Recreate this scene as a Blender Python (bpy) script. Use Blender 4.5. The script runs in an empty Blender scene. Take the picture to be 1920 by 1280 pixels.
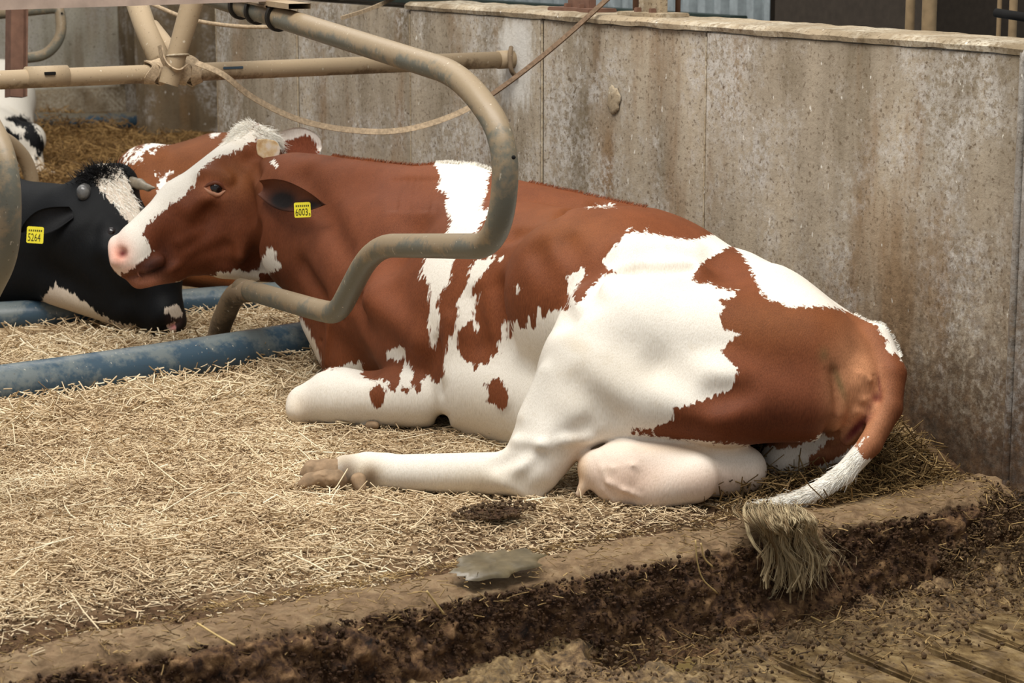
import bpy, bmesh, math, random
import numpy as np
from mathutils import Vector, Matrix
from mathutils.bvhtree import BVHTree

random.seed(7)
RNG = np.random.default_rng(7)
SC = bpy.context.scene
COL = SC.collection

# ------------------------------------------------------------------ camera, world, lights
F, H = 4200.0, 1.26                       # focal length in pixels, eye height above the bedding
PITCH = math.atan(805 / F)
YAW = math.radians(32)
CP, SP = math.cos(PITCH), math.sin(PITCH)
CY, SY = math.cos(YAW), math.sin(YAW)
FW = np.array([SY * CP, CY * CP, -SP]); RT = np.array([CY, -SY, 0.0]); UP = np.cross(RT, FW)
CAM = np.array([0, 0, H])
cam = bpy.data.objects.new('camera', bpy.data.cameras.new('camera')); COL.objects.link(cam)
cam.data.sensor_width = 36; cam.data.lens = F / 1920 * 36
cam.data.clip_start = 0.1; cam.data.clip_end = 100
cam.matrix_world = Matrix(((RT[0], UP[0], -FW[0], 0), (RT[1], UP[1], -FW[1], 0), (RT[2], UP[2], -FW[2], H), (0, 0, 0, 1)))
SC.camera = cam
cam.data.dof.use_dof = True; cam.data.dof.focus_distance = 5.3; cam.data.dof.aperture_fstop = 9.0

world = bpy.data.worlds.new('world'); SC.world = world; world.use_nodes = True
world.node_tree.nodes['Background'].inputs[0].default_value = (0.93, 0.97, 1.0, 1)
world.node_tree.nodes['Background'].inputs[1].default_value = 0.44

def area(name, loc, target, size, power, col):
    l = bpy.data.lights.new(name, 'AREA'); l.shape = 'RECTANGLE'; l.size, l.size_y = size; l.energy = power; l.color = col
    o = bpy.data.objects.new(name, l); COL.objects.link(o); o.location = loc
    o.rotation_euler = (Vector(target) - Vector(loc)).to_track_quat('-Z', 'Y').to_euler(); return o
area('roof_light', (1.6, 3.9, 4.6), (2.7, 4.9, 0.2), (4.6, 2.0), 345, (1.0, 0.965, 0.91))
area('roof_light_far', (3.2, 9.5, 4.6), (3.0, 9.5, 0), (5, 3), 120, (1.0, 0.97, 0.92))
SC.view_settings.view_transform = 'Standard'; SC.view_settings.look = 'None'
SC.view_settings.gamma = 1; SC.view_settings.use_curve_mapping = False
SC.view_settings.exposure = 0.0

# ------------------------------------------------------------------ pixel helpers
def ray(u, v): return FW + RT * ((u - 960) / F) - UP * ((v - 640) / F)
def at(u, v, d): return CAM + ray(u, v) * d
def onz(u, v, z=0.0):
    r = ray(u, v); return CAM + r * ((z - H) / r[2])
def onx(u, v, x):
    r = ray(u, v); return CAM + r * (x / r[0])
def ony(u, v, y):
    r = ray(u, v); return CAM + r * (y / r[1])
def project(P):
    Q = np.asarray(P) - CAM; d = Q @ FW
    return 960 + F * (Q @ RT) / d, 640 - F * (Q @ UP) / d, d

# ------------------------------------------------------------------ noise
_T = np.random.default_rng(3).random((256, 256)).astype(np.float32)
def vnoise(x, y):
    xi = np.floor(x).astype(int); yi = np.floor(y).astype(int); fx = x - xi; fy = y - yi
    fx = fx * fx * (3 - 2 * fx); fy = fy * fy * (3 - 2 * fy)
    a = _T[xi & 255, yi & 255]; b = _T[(xi + 1) & 255, yi & 255]; c = _T[xi & 255, (yi + 1) & 255]; d = _T[(xi + 1) & 255, (yi + 1) & 255]
    return (a * (1 - fx) + b * fx) * (1 - fy) + (c * (1 - fx) + d * fx) * fy
def fbm(x, y, s=1.0, o=4, g=0.5):
    t = 0; a = 1; n = 0
    for i in range(o):
        t = t + a * vnoise(x * s * 2 ** i + 17.3 * i, y * s * 2 ** i + 5.1 * i); n += a; a *= g
    return t / n - 0.5
def smooth(a, b, x):
    t = np.clip((x - a) / (b - a), 0, 1); return t * t * (3 - 2 * t)

# ------------------------------------------------------------------ materials
def s2l(c):
    return tuple((x / 255 / 12.92 if x <= 10 else ((x / 255 + 0.055) / 1.055) ** 2.4) for x in c) + (1.0,)
class NT:
    def __init__(s, name, rough=0.8, spec=0.3):
        s.m = bpy.data.materials.new(name); s.m.use_nodes = True; s.t = s.m.node_tree
        s.b = s.t.nodes['Principled BSDF']; s.b.inputs['Roughness'].default_value = rough
        s.b.inputs['Specular IOR Level'].default_value = spec
    def n(s, typ, **kw):
        x = s.t.nodes.new(typ)
        for k, v in kw.items(): setattr(x, k, v)
        return x
    def l(s, a, b): s.t.links.new(a, b)
    def coord(s, scale=(1, 1, 1), kind='Object'):
        c = s.n('ShaderNodeTexCoord'); m = s.n('ShaderNodeMapping'); m.inputs['Scale'].default_value = scale
        s.l(c.outputs[kind], m.inputs[0]); return m.outputs[0]
    def noise(s, scale, detail=4, rough=0.55, vec=None, dist=0.0):
        x = s.n('ShaderNodeTexNoise'); x.inputs['Scale'].default_value = scale; x.inputs['Detail'].default_value = detail
        x.inputs['Roughness'].default_value = rough; x.inputs['Distortion'].default_value = dist
        if vec is None: vec = s.coord()
        s.l(vec, x.inputs['Vector']); return x.outputs[0]
    def voro(s, scale, vec=None, rnd=1.0):
        x = s.n('ShaderNodeTexVoronoi'); x.inputs['Scale'].default_value = scale; x.inputs['Randomness'].default_value = rnd
        s.l(vec if vec is not None else s.coord(), x.inputs['Vector']); return x.outputs['Distance']
    def ramp(s, f, stops, interp='LINEAR'):
        r = s.n('ShaderNodeValToRGB'); e = r.color_ramp; e.interpolation = interp
        while len(e.elements) < len(stops): e.elements.new(0.5)
        for el, (p, c) in zip(e.elements, stops):
            el.position = p; el.color = c if len(c) == 4 else tuple(c) + (1,)
        s.l(f, r.inputs[0]); return r.outputs[0]
    def fr(s, f, a, b): return s.ramp(f, [(a, (0, 0, 0, 1)), (b, (1, 1, 1, 1))])
    def mix(s, f, a, b, mode='MIX'):
        x = s.n('ShaderNodeMix', data_type='RGBA', blend_type=mode)
        for sock, v in ((x.inputs[0], f), (x.inputs[6], a), (x.inputs[7], b)):
            if hasattr(v, 'links'): s.l(v, sock)
            else: sock.default_value = v
        return x.outputs[2]
    def math(s, op, a, b=0.0, clamp=False):
        x = s.n('ShaderNodeMath', operation=op, use_clamp=clamp)
        for sock, v in ((x.inputs[0], a), (x.inputs[1], b)):
            if hasattr(v, 'links'): s.l(v, sock)
            else: sock.default_value = v
        return x.outputs[0]
    def attr(s, name):
        x = s.n('ShaderNodeAttribute'); x.attribute_name = name; return x
    def col(s, c): 
        if hasattr(c, 'links'): s.l(c, s.b.inputs['Base Color'])
        else: s.b.inputs['Base Color'].default_value = c
        return s
    def rough(s, r): s.l(r, s.b.inputs['Roughness']); return s
    def bump(s, h, strength=0.4, dist=0.01):
        x = s.n('ShaderNodeBump'); x.inputs['Strength'].default_value = strength; x.inputs['Distance'].default_value = dist
        s.l(h, x.inputs['Height']); s.l(x.outputs[0], s.b.inputs['Normal']); return s

M = {}
def simple(name, rgb, rough=0.7, spec=0.3, var=0.18, scale=30, metallic=0.0):
    t = NT(name, rough, spec); c = s2l(rgb); n = t.noise(scale, 5)
    d = tuple(x * (1 - var) for x in c[:3]) + (1,); b = tuple(min(1, x * (1 + var)) for x in c[:3]) + (1,)
    t.col(t.ramp(n, [(0.3, d), (0.7, b)])); t.bump(n, 0.2, 0.003); t.b.inputs['Metallic'].default_value = metallic
    M[name] = t.m; return t.m

def pipe_mat(name, clean, dust, amount=0.5, rough=0.5):
    t = NT(name, rough, 0.4)
    n1 = t.noise(9, 6, 0.6); n2 = t.noise(70, 4, 0.6); geo = t.n('ShaderNodeNewGeometry'); sx = t.n('ShaderNodeSeparateXYZ'); t.l(geo.outputs['Normal'], sx.inputs[0])
    up = t.math('MULTIPLY_ADD', sx.outputs[2], 0.28); up.node.inputs[2].default_value = amount - 0.5
    f = t.math('ADD', t.math('ADD', t.math('MULTIPLY', n1, 1.5), t.math('MULTIPLY', n2, 0.5)), up)
    m = t.fr(f, 0.8, 1.2)
    c = t.mix(m, s2l(clean), s2l(dust))
    sp = t.fr(t.noise(160, 3, 0.5), 0.66, 0.72)
    c = t.mix(t.math('MULTIPLY', sp, 0.5), c, s2l((84, 62, 44)))
    sp2 = t.fr(t.noise(110, 2, 0.5, t.coord((1, 1, .5))), 0.7, 0.74)
    c = t.mix(t.math('MULTIPLY', sp2, 0.5), c, s2l((215, 205, 185)))
    t.col(c).rough(t.math('MULTIPLY_ADD', m, 0.3, 0)); t.b.inputs['Roughness'].default_value = rough
    for l in list(t.t.links):
        if l.to_socket == t.b.inputs['Roughness']: t.t.links.remove(l)
    t.bump(f, 0.25, 0.004); M[name] = t.m
pipe_mat('dusty_pipe', (112, 98, 78), (152, 132, 104), 0.75, 0.6)
pipe_mat('grey_pipe', (104, 102, 90), (142, 124, 98), 0.4, 0.45)
pipe_mat('rail_dust', (112, 92, 68), (160, 140, 112), 0.62, 0.7)
pipe_mat('muddy_metal', (72, 60, 46), (112, 94, 72), 0.6, 0.8)
pipe_mat('blue_tube', (58, 78, 92), (104, 112, 112), 0.22, 0.35)
pipe_mat('blue_far', (44, 68, 84), (110, 100, 82), 0.3, 0.5)
simple('rust_steel', (112, 82, 66), 0.8); simple('black_rubber', (34, 30, 26), 0.6)
simple('dark_gap', (14, 12, 10), 0.9); simple('dark_green', (40, 52, 46), 0.5)
simple('strap_web', (168, 148, 122), 0.9, 0.1, 0.3, 120)
simple('strap_dark', (112, 92, 74), 0.9, 0.1, 0.3, 120)
simple('plank', (176, 156, 142), 0.8, 0.2, 0.2, 14)
simple('pale_sheet', (150, 158, 160), 0.6); simple('tan_post', (140, 118, 88), 0.8)
simple('interior_dark', (56, 48, 40), 0.9); simple('tag_yellow', (226, 212, 48), 0.45, 0.4, 0.06)  # interior_dark: the barn's unlit depth put into the colour
simple('tag_ink', (52, 50, 12), 0.7); simple('horn_grey', (118, 108, 92), 0.35, 0.5, 0.5, 25)
simple('steel_cap', (96, 94, 92), 0.25, 0.6, 0.5, 40)
simple('dung', (96, 84, 60), 0.35, 0.5, 0.4, 30)
simple('hoof_mud', (146, 122, 96), 0.9, 0.2, 0.35, 40)
simple('inner_ear_dark', (34, 26, 22), 0.9)

def horn_mat():
    t = NT('horn_cream', 0.3, 0.5); n = t.noise(28, 5)
    t.col(t.ramp(n, [(0.3, s2l((196, 150, 96))), (0.48, s2l((232, 205, 160))), (0.6, s2l((240, 225, 205)))])); t.bump(n, 0.4, 0.004); M['horn_cream'] = t.m
horn_mat()

def coat_mat(name):
    """two coat colours carried by the skin; their border (signed distance 'white') is frayed along the lie of the hair"""
    t = NT(name, 0.6, 0.14)
    w = t.attr('white').outputs['Fac']; cb = t.attr('coat').outputs['Color']; cw = t.attr('coat_light').outputs['Color']
    # hair lie: streaks are long along Z and the cow's length
    n1 = t.noise(1.0, 2, 0.5, t.coord((95, 95, 18))); n2 = t.noise(1.0, 3, 0.6, t.coord((34, 34, 12)))
    n3 = t.noise(1.0, 1, 0.5, t.coord((330, 330, 60)))
    off = t.math('ADD', t.math('MULTIPLY', t.math('SUBTRACT', n1, 0.5), 22.0), t.math('MULTIPLY', t.math('SUBTRACT', n2, 0.5), 8.0))
    off = t.math('ADD', off, t.math('MULTIPLY', t.math('SUBTRACT', n3, 0.5), 7.0))
    f = t.math('MULTIPLY_ADD', t.math('ADD', w, off), 0.35); f.node.inputs[2].default_value = 0.5; f.node.use_clamp = True
    hair = t.noise(1.0, 2, 0.6, t.coord((420, 420, 70)))
    big = t.math('ADD', t.math('MULTIPLY', t.noise(7, 3, 0.5), .6), t.math('MULTIPLY', t.noise(22, 4, 0.6), .4))
    br = t.mix(1.0, cb, t.ramp(t.math('ADD', t.math('MULTIPLY', hair, 0.5), t.math('MULTIPLY', big, 0.5)), [(0.32, (0.62, 0.60, 0.58, 1)), (0.68, (1.3, 1.28, 1.26, 1))]), 'MULTIPLY')
    wh = t.mix(1.0, cw, t.ramp(hair, [(0.25, (0.86, 0.84, 0.80, 1)), (0.6, (1.02, 1.02, 1.02, 1))]), 'MULTIPLY')
    st = t.fr(t.noise(16, 6, 0.65), 0.56, 0.75)
    wh = t.mix(t.math('MULTIPLY', st, 0.22), wh, s2l((196, 172, 132)))
    t.col(t.mix(f, br, wh)); t.bump(t.math('ADD', hair, t.math('MULTIPLY', t.noise(38, 3), 0.8)), 0.35, 0.0022)
    t.b.inputs['Sheen Weight'].default_value = 0.0; t.b.inputs['Sheen Roughness'].default_value = 0.5
    t.b.inputs['Subsurface Weight'].default_value = 0.0
    M[name] = t.m
coat_mat('coat')

def eye_mat():
    t = NT('eye_wet', 0.05, 0.6); t.col(s2l((30, 22, 20))); M['eye_wet'] = t.m
eye_mat()
def hair_mat(name, a, b):
    t = NT(name, 0.6, 0.2); c = t.attr('tone').outputs['Fac']; t.col(t.mix(c, s2l(a), s2l(b))); M[name] = t.m
hair_mat('hair_white', (238, 230, 214), (255, 253, 246)); hair_mat('hair_switch', (112, 84, 50), (232, 212, 170))
hair_mat('hair_red', (104, 52, 26), (150, 84, 48)); hair_mat('hair_black', (14, 14, 16), (40, 38, 38))

def straw_mat(name, stops):
    t = NT(name, 0.7, 0.25); c = t.attr('tone').outputs['Fac']
    t.col(t.ramp(c, [(p, s2l(q)) for p, q in stops])); M[name] = t.m
straw_mat('straw', [(0, (126, 102, 76)), (0.3, (188, 162, 126)), (0.7, (226, 204, 168)), (0.92, (236, 218, 182)), (1, (246, 232, 202))])
straw_mat('straw_far', [(0, (84, 60, 34)), (0.5, (146, 112, 66)), (1, (190, 152, 96))])
straw_mat('straw_dirty', [(0, (58, 42, 26)), (0.5, (112, 88, 54)), (1, (182, 152, 102))])

def ground_mat():
    t = NT('litter', 0.9, 0.15)
    a = t.noise(1.0, 5, 0.65, t.coord((26, 90, 40)), 0.6); b = t.noise(1.0, 5, 0.65, t.coord((100, 30, 40)), 0.6); big = t.noise(3.2, 5, 0.6)
    f = t.math('MAXIMUM', a, b)
    c = t.ramp(f, [(0.38, s2l((128, 102, 74))), (0.52, s2l((172, 144, 108))), (0.66, s2l((206, 182, 144)))])
    c = t.mix(t.math('MULTIPLY', t.fr(big, 0.5, 0.72), 0.6), c, s2l((104, 78, 50)))
    wet = t.attr('wet').outputs['Fac']
    mud = t.ramp(t.noise(40, 6, 0.7), [(0.3, s2l((60, 42, 28))), (0.6, s2l((98, 74, 52))), (0.8, s2l((138, 112, 82)))])
    t.col(t.mix(wet, c, mud)); t.bump(f, 0.8, 0.012); M['litter'] = t.m
    t = NT('litter_far', 0.9, 0.1); a = t.noise(1.0, 6, 0.7, t.coord((40, 40, 20)), 1.0)
    t.col(t.ramp(a, [(0.35, s2l((74, 50, 28))), (0.5, s2l((124, 92, 52))), (0.68, s2l((170, 134, 82)))])); t.bump(a, 0.9, 0.03); M['litter_far'] = t.m
    # kerb: compacted mud on top, crumbling dung on the face ('face' attribute)
    t = NT('kerb_mud', 0.75, 0.3); fc = t.attr('face').outputs['Fac']
    n = t.noise(34, 8, 0.72, None, 0.5); n2 = t.noise(7, 4, 0.6)
    top = t.ramp(t.math('ADD', t.math('MULTIPLY', n, 0.6), t.math('MULTIPLY', n2, 0.4)), [(0.35, s2l((98, 76, 52))), (0.5, s2l((138, 112, 82))), (0.65, s2l((166, 142, 108)))])
    low = t.ramp(n, [(0.32, s2l((24, 15, 9))), (0.45, s2l((74, 50, 32))), (0.56, s2l((116, 86, 56))), (0.68, s2l((160, 126, 88)))])
    ff = t.math('ADD', fc, t.math('MULTIPLY', t.math('SUBTRACT', t.noise(9, 5, 0.6), 0.5), 1.1), True)
    t.col(t.mix(t.fr(ff, 0.3, 0.6), top, low)); t.bump(n, 0.8, 0.014)
    M['kerb_mud'] = t.m
    t = NT('muck', 0.6, 0.5); n = t.noise(42, 8, 0.75, None, 0.15); n2 = t.noise(5, 4)
    t.col(t.mix(t.fr(n2, 0.42, 0.6), t.ramp(n, [(0.36, s2l((30, 20, 11))), (0.46, s2l((98, 74, 46))), (0.58, s2l((148, 120, 82))), (0.68, s2l((184, 158, 116)))]), t.ramp(n, [(0.34, s2l((52, 40, 22))), (0.5, s2l((122, 98, 62))), (0.64, s2l((172, 146, 102)))])))
    t.rough(t.ramp(t.noise(12, 4), [(0.42, (0.18,) * 3 + (1,)), (0.62, (0.8,) * 3 + (1,))])); t.bump(n, 0.7, 0.012); M['muck'] = t.m
    t = NT('wet_slat', 0.22, 0.5); n = t.noise(1, 7, 0.7, t.coord((26, 12, 9)), 0.25)
    t.col(t.ramp(n, [(0.3, s2l((58, 44, 26))), (0.46, s2l((106, 86, 58))), (0.58, s2l((138, 116, 80))), (0.7, s2l((168, 146, 108)))]))
    t.rough(t.ramp(t.noise(22, 5), [(0.4, (0.1,) * 3 + (1,)), (0.62, (0.65,) * 3 + (1,))])); t.bump(n, 0.5, 0.006); M['wet_slat'] = t.m
    t = NT('slurry', 0.06, 0.5); n = t.noise(9, 4)
    t.col(t.ramp(n, [(0.3, s2l((96, 80, 46))), (0.7, s2l((126, 108, 68)))])); t.bump(t.noise(30, 2), 0.06, 0.004); M['slurry'] = t.m
ground_mat()

def concrete(name, base, streak=1.0, dirt=True, light=(196, 190, 182)):
    """object coordinates are world coordinates here: X across, Y along the wall, Z up"""
    t = NT(name, 0.85, 0.25)
    c = t.coord(); sep = t.n('ShaderNodeSeparateXYZ'); t.l(c, sep.inputs[0]); z = sep.outputs[2]; y = sep.outputs[1]
    big = t.noise(1.6, 5, 0.6); str_ = t.noise(1.0, 5, 0.65, t.coord((7, 7, 0.8))); fine = t.noise(60, 6, 0.7)
    b = base
    col = t.ramp(t.math('ADD', t.math('MULTIPLY', big, 0.5), t.math('MULTIPLY', str_, 0.5)),
                 [(0.36, s2l((b[0] * .70, b[1] * .67, b[2] * .60))), (0.5, s2l(b)), (0.62, s2l([min(255, x * 1.13) for x in b]))])
    col = t.mix(t.math('MULTIPLY', t.fr(t.noise(1.0, 4, 0.6, t.coord((6, 6, 1.0))), 0.52, 0.68), 0.75 * streak), col, s2l((128, 98, 64)))
    # pale scuffed blotches
    pb = t.math('MULTIPLY', t.fr(t.noise(1.0, 6, 0.7, t.coord((3.2, 3.2, 2.4))), 0.47, 0.6), t.fr(t.noise(50, 6, 0.75), 0.42, 0.56))
    col = t.mix(t.math('MULTIPLY', pb, 0.8), col, s2l(light))
    # pits and splashes
    col = t.mix(t.math('MULTIPLY', t.fr(t.noise(95, 4, 0.6), 0.56, 0.66), 0.65), col, s2l((92, 74, 54)))
    col = t.mix(t.math('MULTIPLY', t.fr(t.noise(44, 2, 0.5), 0.70, 0.74), 0.7), col, s2l((84, 66, 46)))
    col = t.mix(t.math('MULTIPLY', t.fr(t.noise(70, 2, 0.5, t.coord((1, 1, .45))), 0.72, 0.75), 0.8), col, s2l((226, 220, 208)))
    if name == 'wall_concrete':   # limewash run round the rail end
        g = t.n('ShaderNodeVectorMath', operation='DISTANCE'); sc = t.n('ShaderNodeVectorMath', operation='MULTIPLY'); sc.inputs[1].default_value = (1, 1.5, 1.0)
        t.l(c, sc.inputs[0]); t.l(sc.outputs[0], g.inputs[0]); g.inputs[1].default_value = (3.55, 5.66 * 1.5, 0.83)
        lw = t.math('ADD', t.math('MULTIPLY', g.outputs['Value'], -7.0), t.math('ADD', t.math('MULTIPLY', t.math('SUBTRACT', t.noise(1.0, 6, .7, t.coord((40, 40, 16))), .5), 2.0), 1.35))
        col = t.mix(t.math('MULTIPLY', t.fr(lw, 0.1, 0.7), 0.8), col, s2l((214, 210, 202)))
    if dirt:   # splashed dung, thicker towards the ground and the walked end
        dz = t.math('ADD', t.math('MULTIPLY', z, -1.45), t.math('MULTIPLY', y, -0.42))
        dd = t.math('ADD', t.math('ADD', dz, 2.55), t.math('MULTIPLY', t.math('SUBTRACT', t.noise(4, 6, 0.7), 0.5), 1.3))
        dm = t.math('MULTIPLY', t.fr(dd, -0.25, 0.75), t.fr(t.noise(48, 7, 0.75), 0.40, 0.54))
        col = t.mix(t.math('MULTIPLY', dm, 0.8), col, t.ramp(t.noise(38, 6, 0.7), [(0.35, s2l((66, 50, 34))), (0.55, s2l((104, 82, 58))), (0.7, s2l((140, 118, 90)))]))
        lo = t.math('ADD', t.math('MULTIPLY', z, -4.0), t.math('ADD', t.math('MULTIPLY', t.math('SUBTRACT', t.noise(6, 6, 0.7), 0.5), 1.8), 1.25))
        col = t.mix(t.math('MULTIPLY', t.fr(lo, 0.0, 0.9), 0.85), col, t.ramp(t.noise(30, 7, 0.75), [(0.35, s2l((40, 28, 18))), (0.55, s2l((78, 56, 38))), (0.75, s2l((118, 92, 64)))]))
    t.col(col); t.bump(t.math('ADD', fine, t.math('MULTIPLY', t.noise(18, 5), 1.2)), 0.45, 0.006); M[name] = t.m
concrete('wall_concrete', (158, 145, 126))
concrete('wall_plain', (160, 146, 122), 0.8, False)
concrete('cap_concrete', (150, 134, 110), 0.3, False, (200, 190, 170))
concrete('back_concrete', (178, 172, 156), 0.5, False)
concrete('dark_concrete', (116, 100, 78), 0.8, False)
concrete('corner_concrete', (156, 150, 142), 0.2, True)

# ------------------------------------------------------------------ mesh helpers
def mesh_np(name, V, Fc, mat, parent=None, smooth_=True, attrs=None):
    me = bpy.data.meshes.new(name); V = np.asarray(V, np.float32); Fc = np.asarray(Fc, np.int32)
    k = Fc.shape[1]
    me.vertices.add(len(V)); me.vertices.foreach_set('co', V.ravel())
    me.loops.add(Fc.size); me.loops.foreach_set('vertex_index', Fc.ravel())
    me.polygons.add(len(Fc)); me.polygons.foreach_set('loop_start', np.arange(0, Fc.size, k, dtype=np.int32))
    try: me.polygons.foreach_set('loop_total', np.full(len(Fc), k, np.int32))
    except Exception: pass
    me.update(calc_edges=True)
    me.polygons.foreach_set('use_smooth', np.full(len(Fc), smooth_, bool))
    for an, (typ, arr) in (attrs or {}).items():
        a = me.attributes.new(an, typ, 'POINT')
        a.data.foreach_set('value' if typ == 'FLOAT' else 'color', np.asarray(arr, np.float32).ravel())
    me.materials.append(M[mat] if isinstance(mat, str) else mat)
    o = bpy.data.objects.new(name, me); COL.objects.link(o)
    if parent is not None:
        o.parent = parent; o.matrix_parent_inverse = Matrix.Translation(-parent.location)
    return o
def tag(o, label=None, cat=None, group=None, kind=None):
    if label: o['label'] = label
    if cat: o['category'] = cat
    if group: o['group'] = group
    if kind: o['kind'] = kind
    return o
def empty(name, loc):
    o = bpy.data.objects.new(name, None); COL.objects.link(o); o.location = Vector([float(x) for x in loc]); o.empty_display_size = 0.1; return o
def from_bm(name, bm, mat, parent=None, smooth_=False):
    me = bpy.data.meshes.new(name); bm.to_mesh(me); bm.free(); me.materials.append(M[mat])
    if smooth_: me.polygons.foreach_set('use_smooth', [True] * len(me.polygons))
    o = bpy.data.objects.new(name, me); COL.objects.link(o)
    if parent is not None: o.parent = parent; o.matrix_parent_inverse = Matrix.Translation(-parent.location)
    return o
def box(name, lo, hi, mat, parent=None, bevel=0.004, jitter=0):
    bm = bmesh.new(); bmesh.ops.create_cube(bm, size=1)
    lo = Vector(lo); hi = Vector(hi)
    for v in bm.verts: v.co = Vector([(lo[i] + hi[i]) / 2 + v.co[i] * (hi[i] - lo[i]) for i in range(3)])
    if bevel: bmesh.ops.bevel(bm, geom=bm.edges[:], offset=bevel, segments=2, affect='EDGES')
    return from_bm(name, bm, mat, parent)
def round_path(pts, rad, seg=10):
    """polyline with rounded corners"""
    pts = [np.asarray(p, float) for p in pts]; out = [pts[0]]
    for i in range(1, len(pts) - 1):
        p, a, b = pts[i], pts[i - 1], pts[i + 1]; da = a - p; db = b - p
        r = rad[i] if isinstance(rad, (list, tuple)) else rad
        la, lb = np.linalg.norm(da), np.linalg.norm(db); t = min(r, la * 0.48, lb * 0.48)
        A = p + da / la * t; B = p + db / lb * t
        for s in np.linspace(0, 1, seg): out.append((1 - s) ** 2 * A + 2 * s * (1 - s) * p + s * s * B)
    out.append(pts[-1]); return np.array(out)
def sweep(path, r, sides=20, flat=None, up=None, cap=True, squash=1.0):
    """tube (or flat strap when flat=(w,t)) along a path; returns verts, quads"""
    P = np.asarray(path, float); n = len(P); T = np.gradient(P, axis=0); T /= np.linalg.norm(T, axis=1)[:, None]
    if flat is None:
        a = np.linspace(0, 2 * np.pi, sides, endpoint=False); pr = np.stack([np.cos(a), np.sin(a)], 1)
    else:
        w, t = flat; pr = np.array([(-w, -t), (w, -t), (w, t), (-w, t)]) / 2; sides = 4
    u = np.array(up if up is not None else (0.0, 0.0, 1.0)); 
    if abs(T[0] @ u) > 0.95: u = np.array((0.0, 1.0, 0.0))
    V = []; 
    for i in range(n):
        s = np.cross(T[i], u); s /= np.linalg.norm(s); u = np.cross(s, T[i])
        rr = r[i] if hasattr(r, '__len__') else r
        q = pr * (rr if flat is None else 1.0)
        V.append(P[i] + q[:, :1] * s + q[:, 1:] * u * squash)
    V = np.concatenate(V); Q = []
    for i in range(n - 1):
        for j in range(sides):
            Q.append((i * sides + j, i * sides + (j + 1) % sides, (i + 1) * sides + (j + 1) % sides, (i + 1) * sides + j))
    if cap:
        c0 = len(V); V = np.concatenate([V, P[:1], P[-1:]])
        for j in range(sides):
            Q.append((c0, (j + 1) % sides, j, c0)); Q.append((c0 + 1, (n - 1) * sides + j, (n - 1) * sides + (j + 1) % sides, c0 + 1))
    return V, Q
def tube(name, path, r, mat, parent=None, **kw):
    V, Q = sweep(path, r, **kw); me = bpy.data.meshes.new(name)
    me.from_pydata([tuple(map(float, v)) for v in V], [], [tuple(dict.fromkeys(q)) for q in Q]); me.update()
    me.materials.append(M[mat]); me.polygons.foreach_set('use_smooth', [kw.get('flat') is None] * len(me.polygons))
    o = bpy.data.objects.new(name, me); COL.objects.link(o)
    if parent is not None: o.parent = parent; o.matrix_parent_inverse = Matrix.Translation(-parent.location)
    return o
def grid_mesh(nx, ny):
    i = np.arange(nx - 1)[:, None] * ny + np.arange(ny - 1)[None]; i = i.ravel()
    return np.stack([i, i + ny, i + ny + 1, i + 1], 1)

def strands(name, roots, dirs, lens, width, mat, parent=None, grav=0.0, curl=0.3, seg=5, tone=None, toward=None, rng=RNG):
    """hair locks / straws as thin three-sided strands, one mesh"""
    n = len(roots); roots = np.asarray(roots, float); D = np.asarray(dirs, float); D /= np.linalg.norm(D, axis=1)[:, None]
    L = np.asarray(lens, float)[:, None]; rnd = rng.normal(size=(n, 3)); S = np.cross(D, rnd); S /= np.linalg.norm(S, axis=1)[:, None] + 1e-9
    W = np.cross(D, S); P = roots.copy(); d = D.copy(); Vs = []
    w0 = (np.asarray(width, float) * np.ones(n))[:, None]
    for k in range(seg + 1):
        t = k / seg; w = w0 * (1 - 0.75 * t if grav or curl > 0.25 else 1.0)
        Vs.append(np.stack([P + S * w, P - S * w * .5 + W * w * .87, P - S * w * .5 - W * w * .87], 1))
        if k < seg:
            P = P + d * L / seg; d = d + np.array([0, 0, -grav]) * (1 / seg) + S * rng.normal(size=(n, 1)) * curl / seg + W * rng.normal(size=(n, 1)) * curl / seg
            d /= np.linalg.norm(d, axis=1)[:, None]
    V = np.stack(Vs, 1).reshape(-1, 3); base = (np.arange(n) * (seg + 1) * 3)[:, None]; q = []
    for k in range(seg):
        for j in range(3): q.append([k * 3 + j, k * 3 + (j + 1) % 3, (k + 1) * 3 + (j + 1) % 3, (k + 1) * 3 + j])
    Q = (base[:, :, None] + np.array(q)[None]).reshape(-1, 4)
    tn = tone if tone is not None else rng.random(n)
    return mesh_np(name, V, Q, mat, parent, True, {'tone': ('FLOAT', np.repeat(tn, (seg + 1) * 3))})

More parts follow.
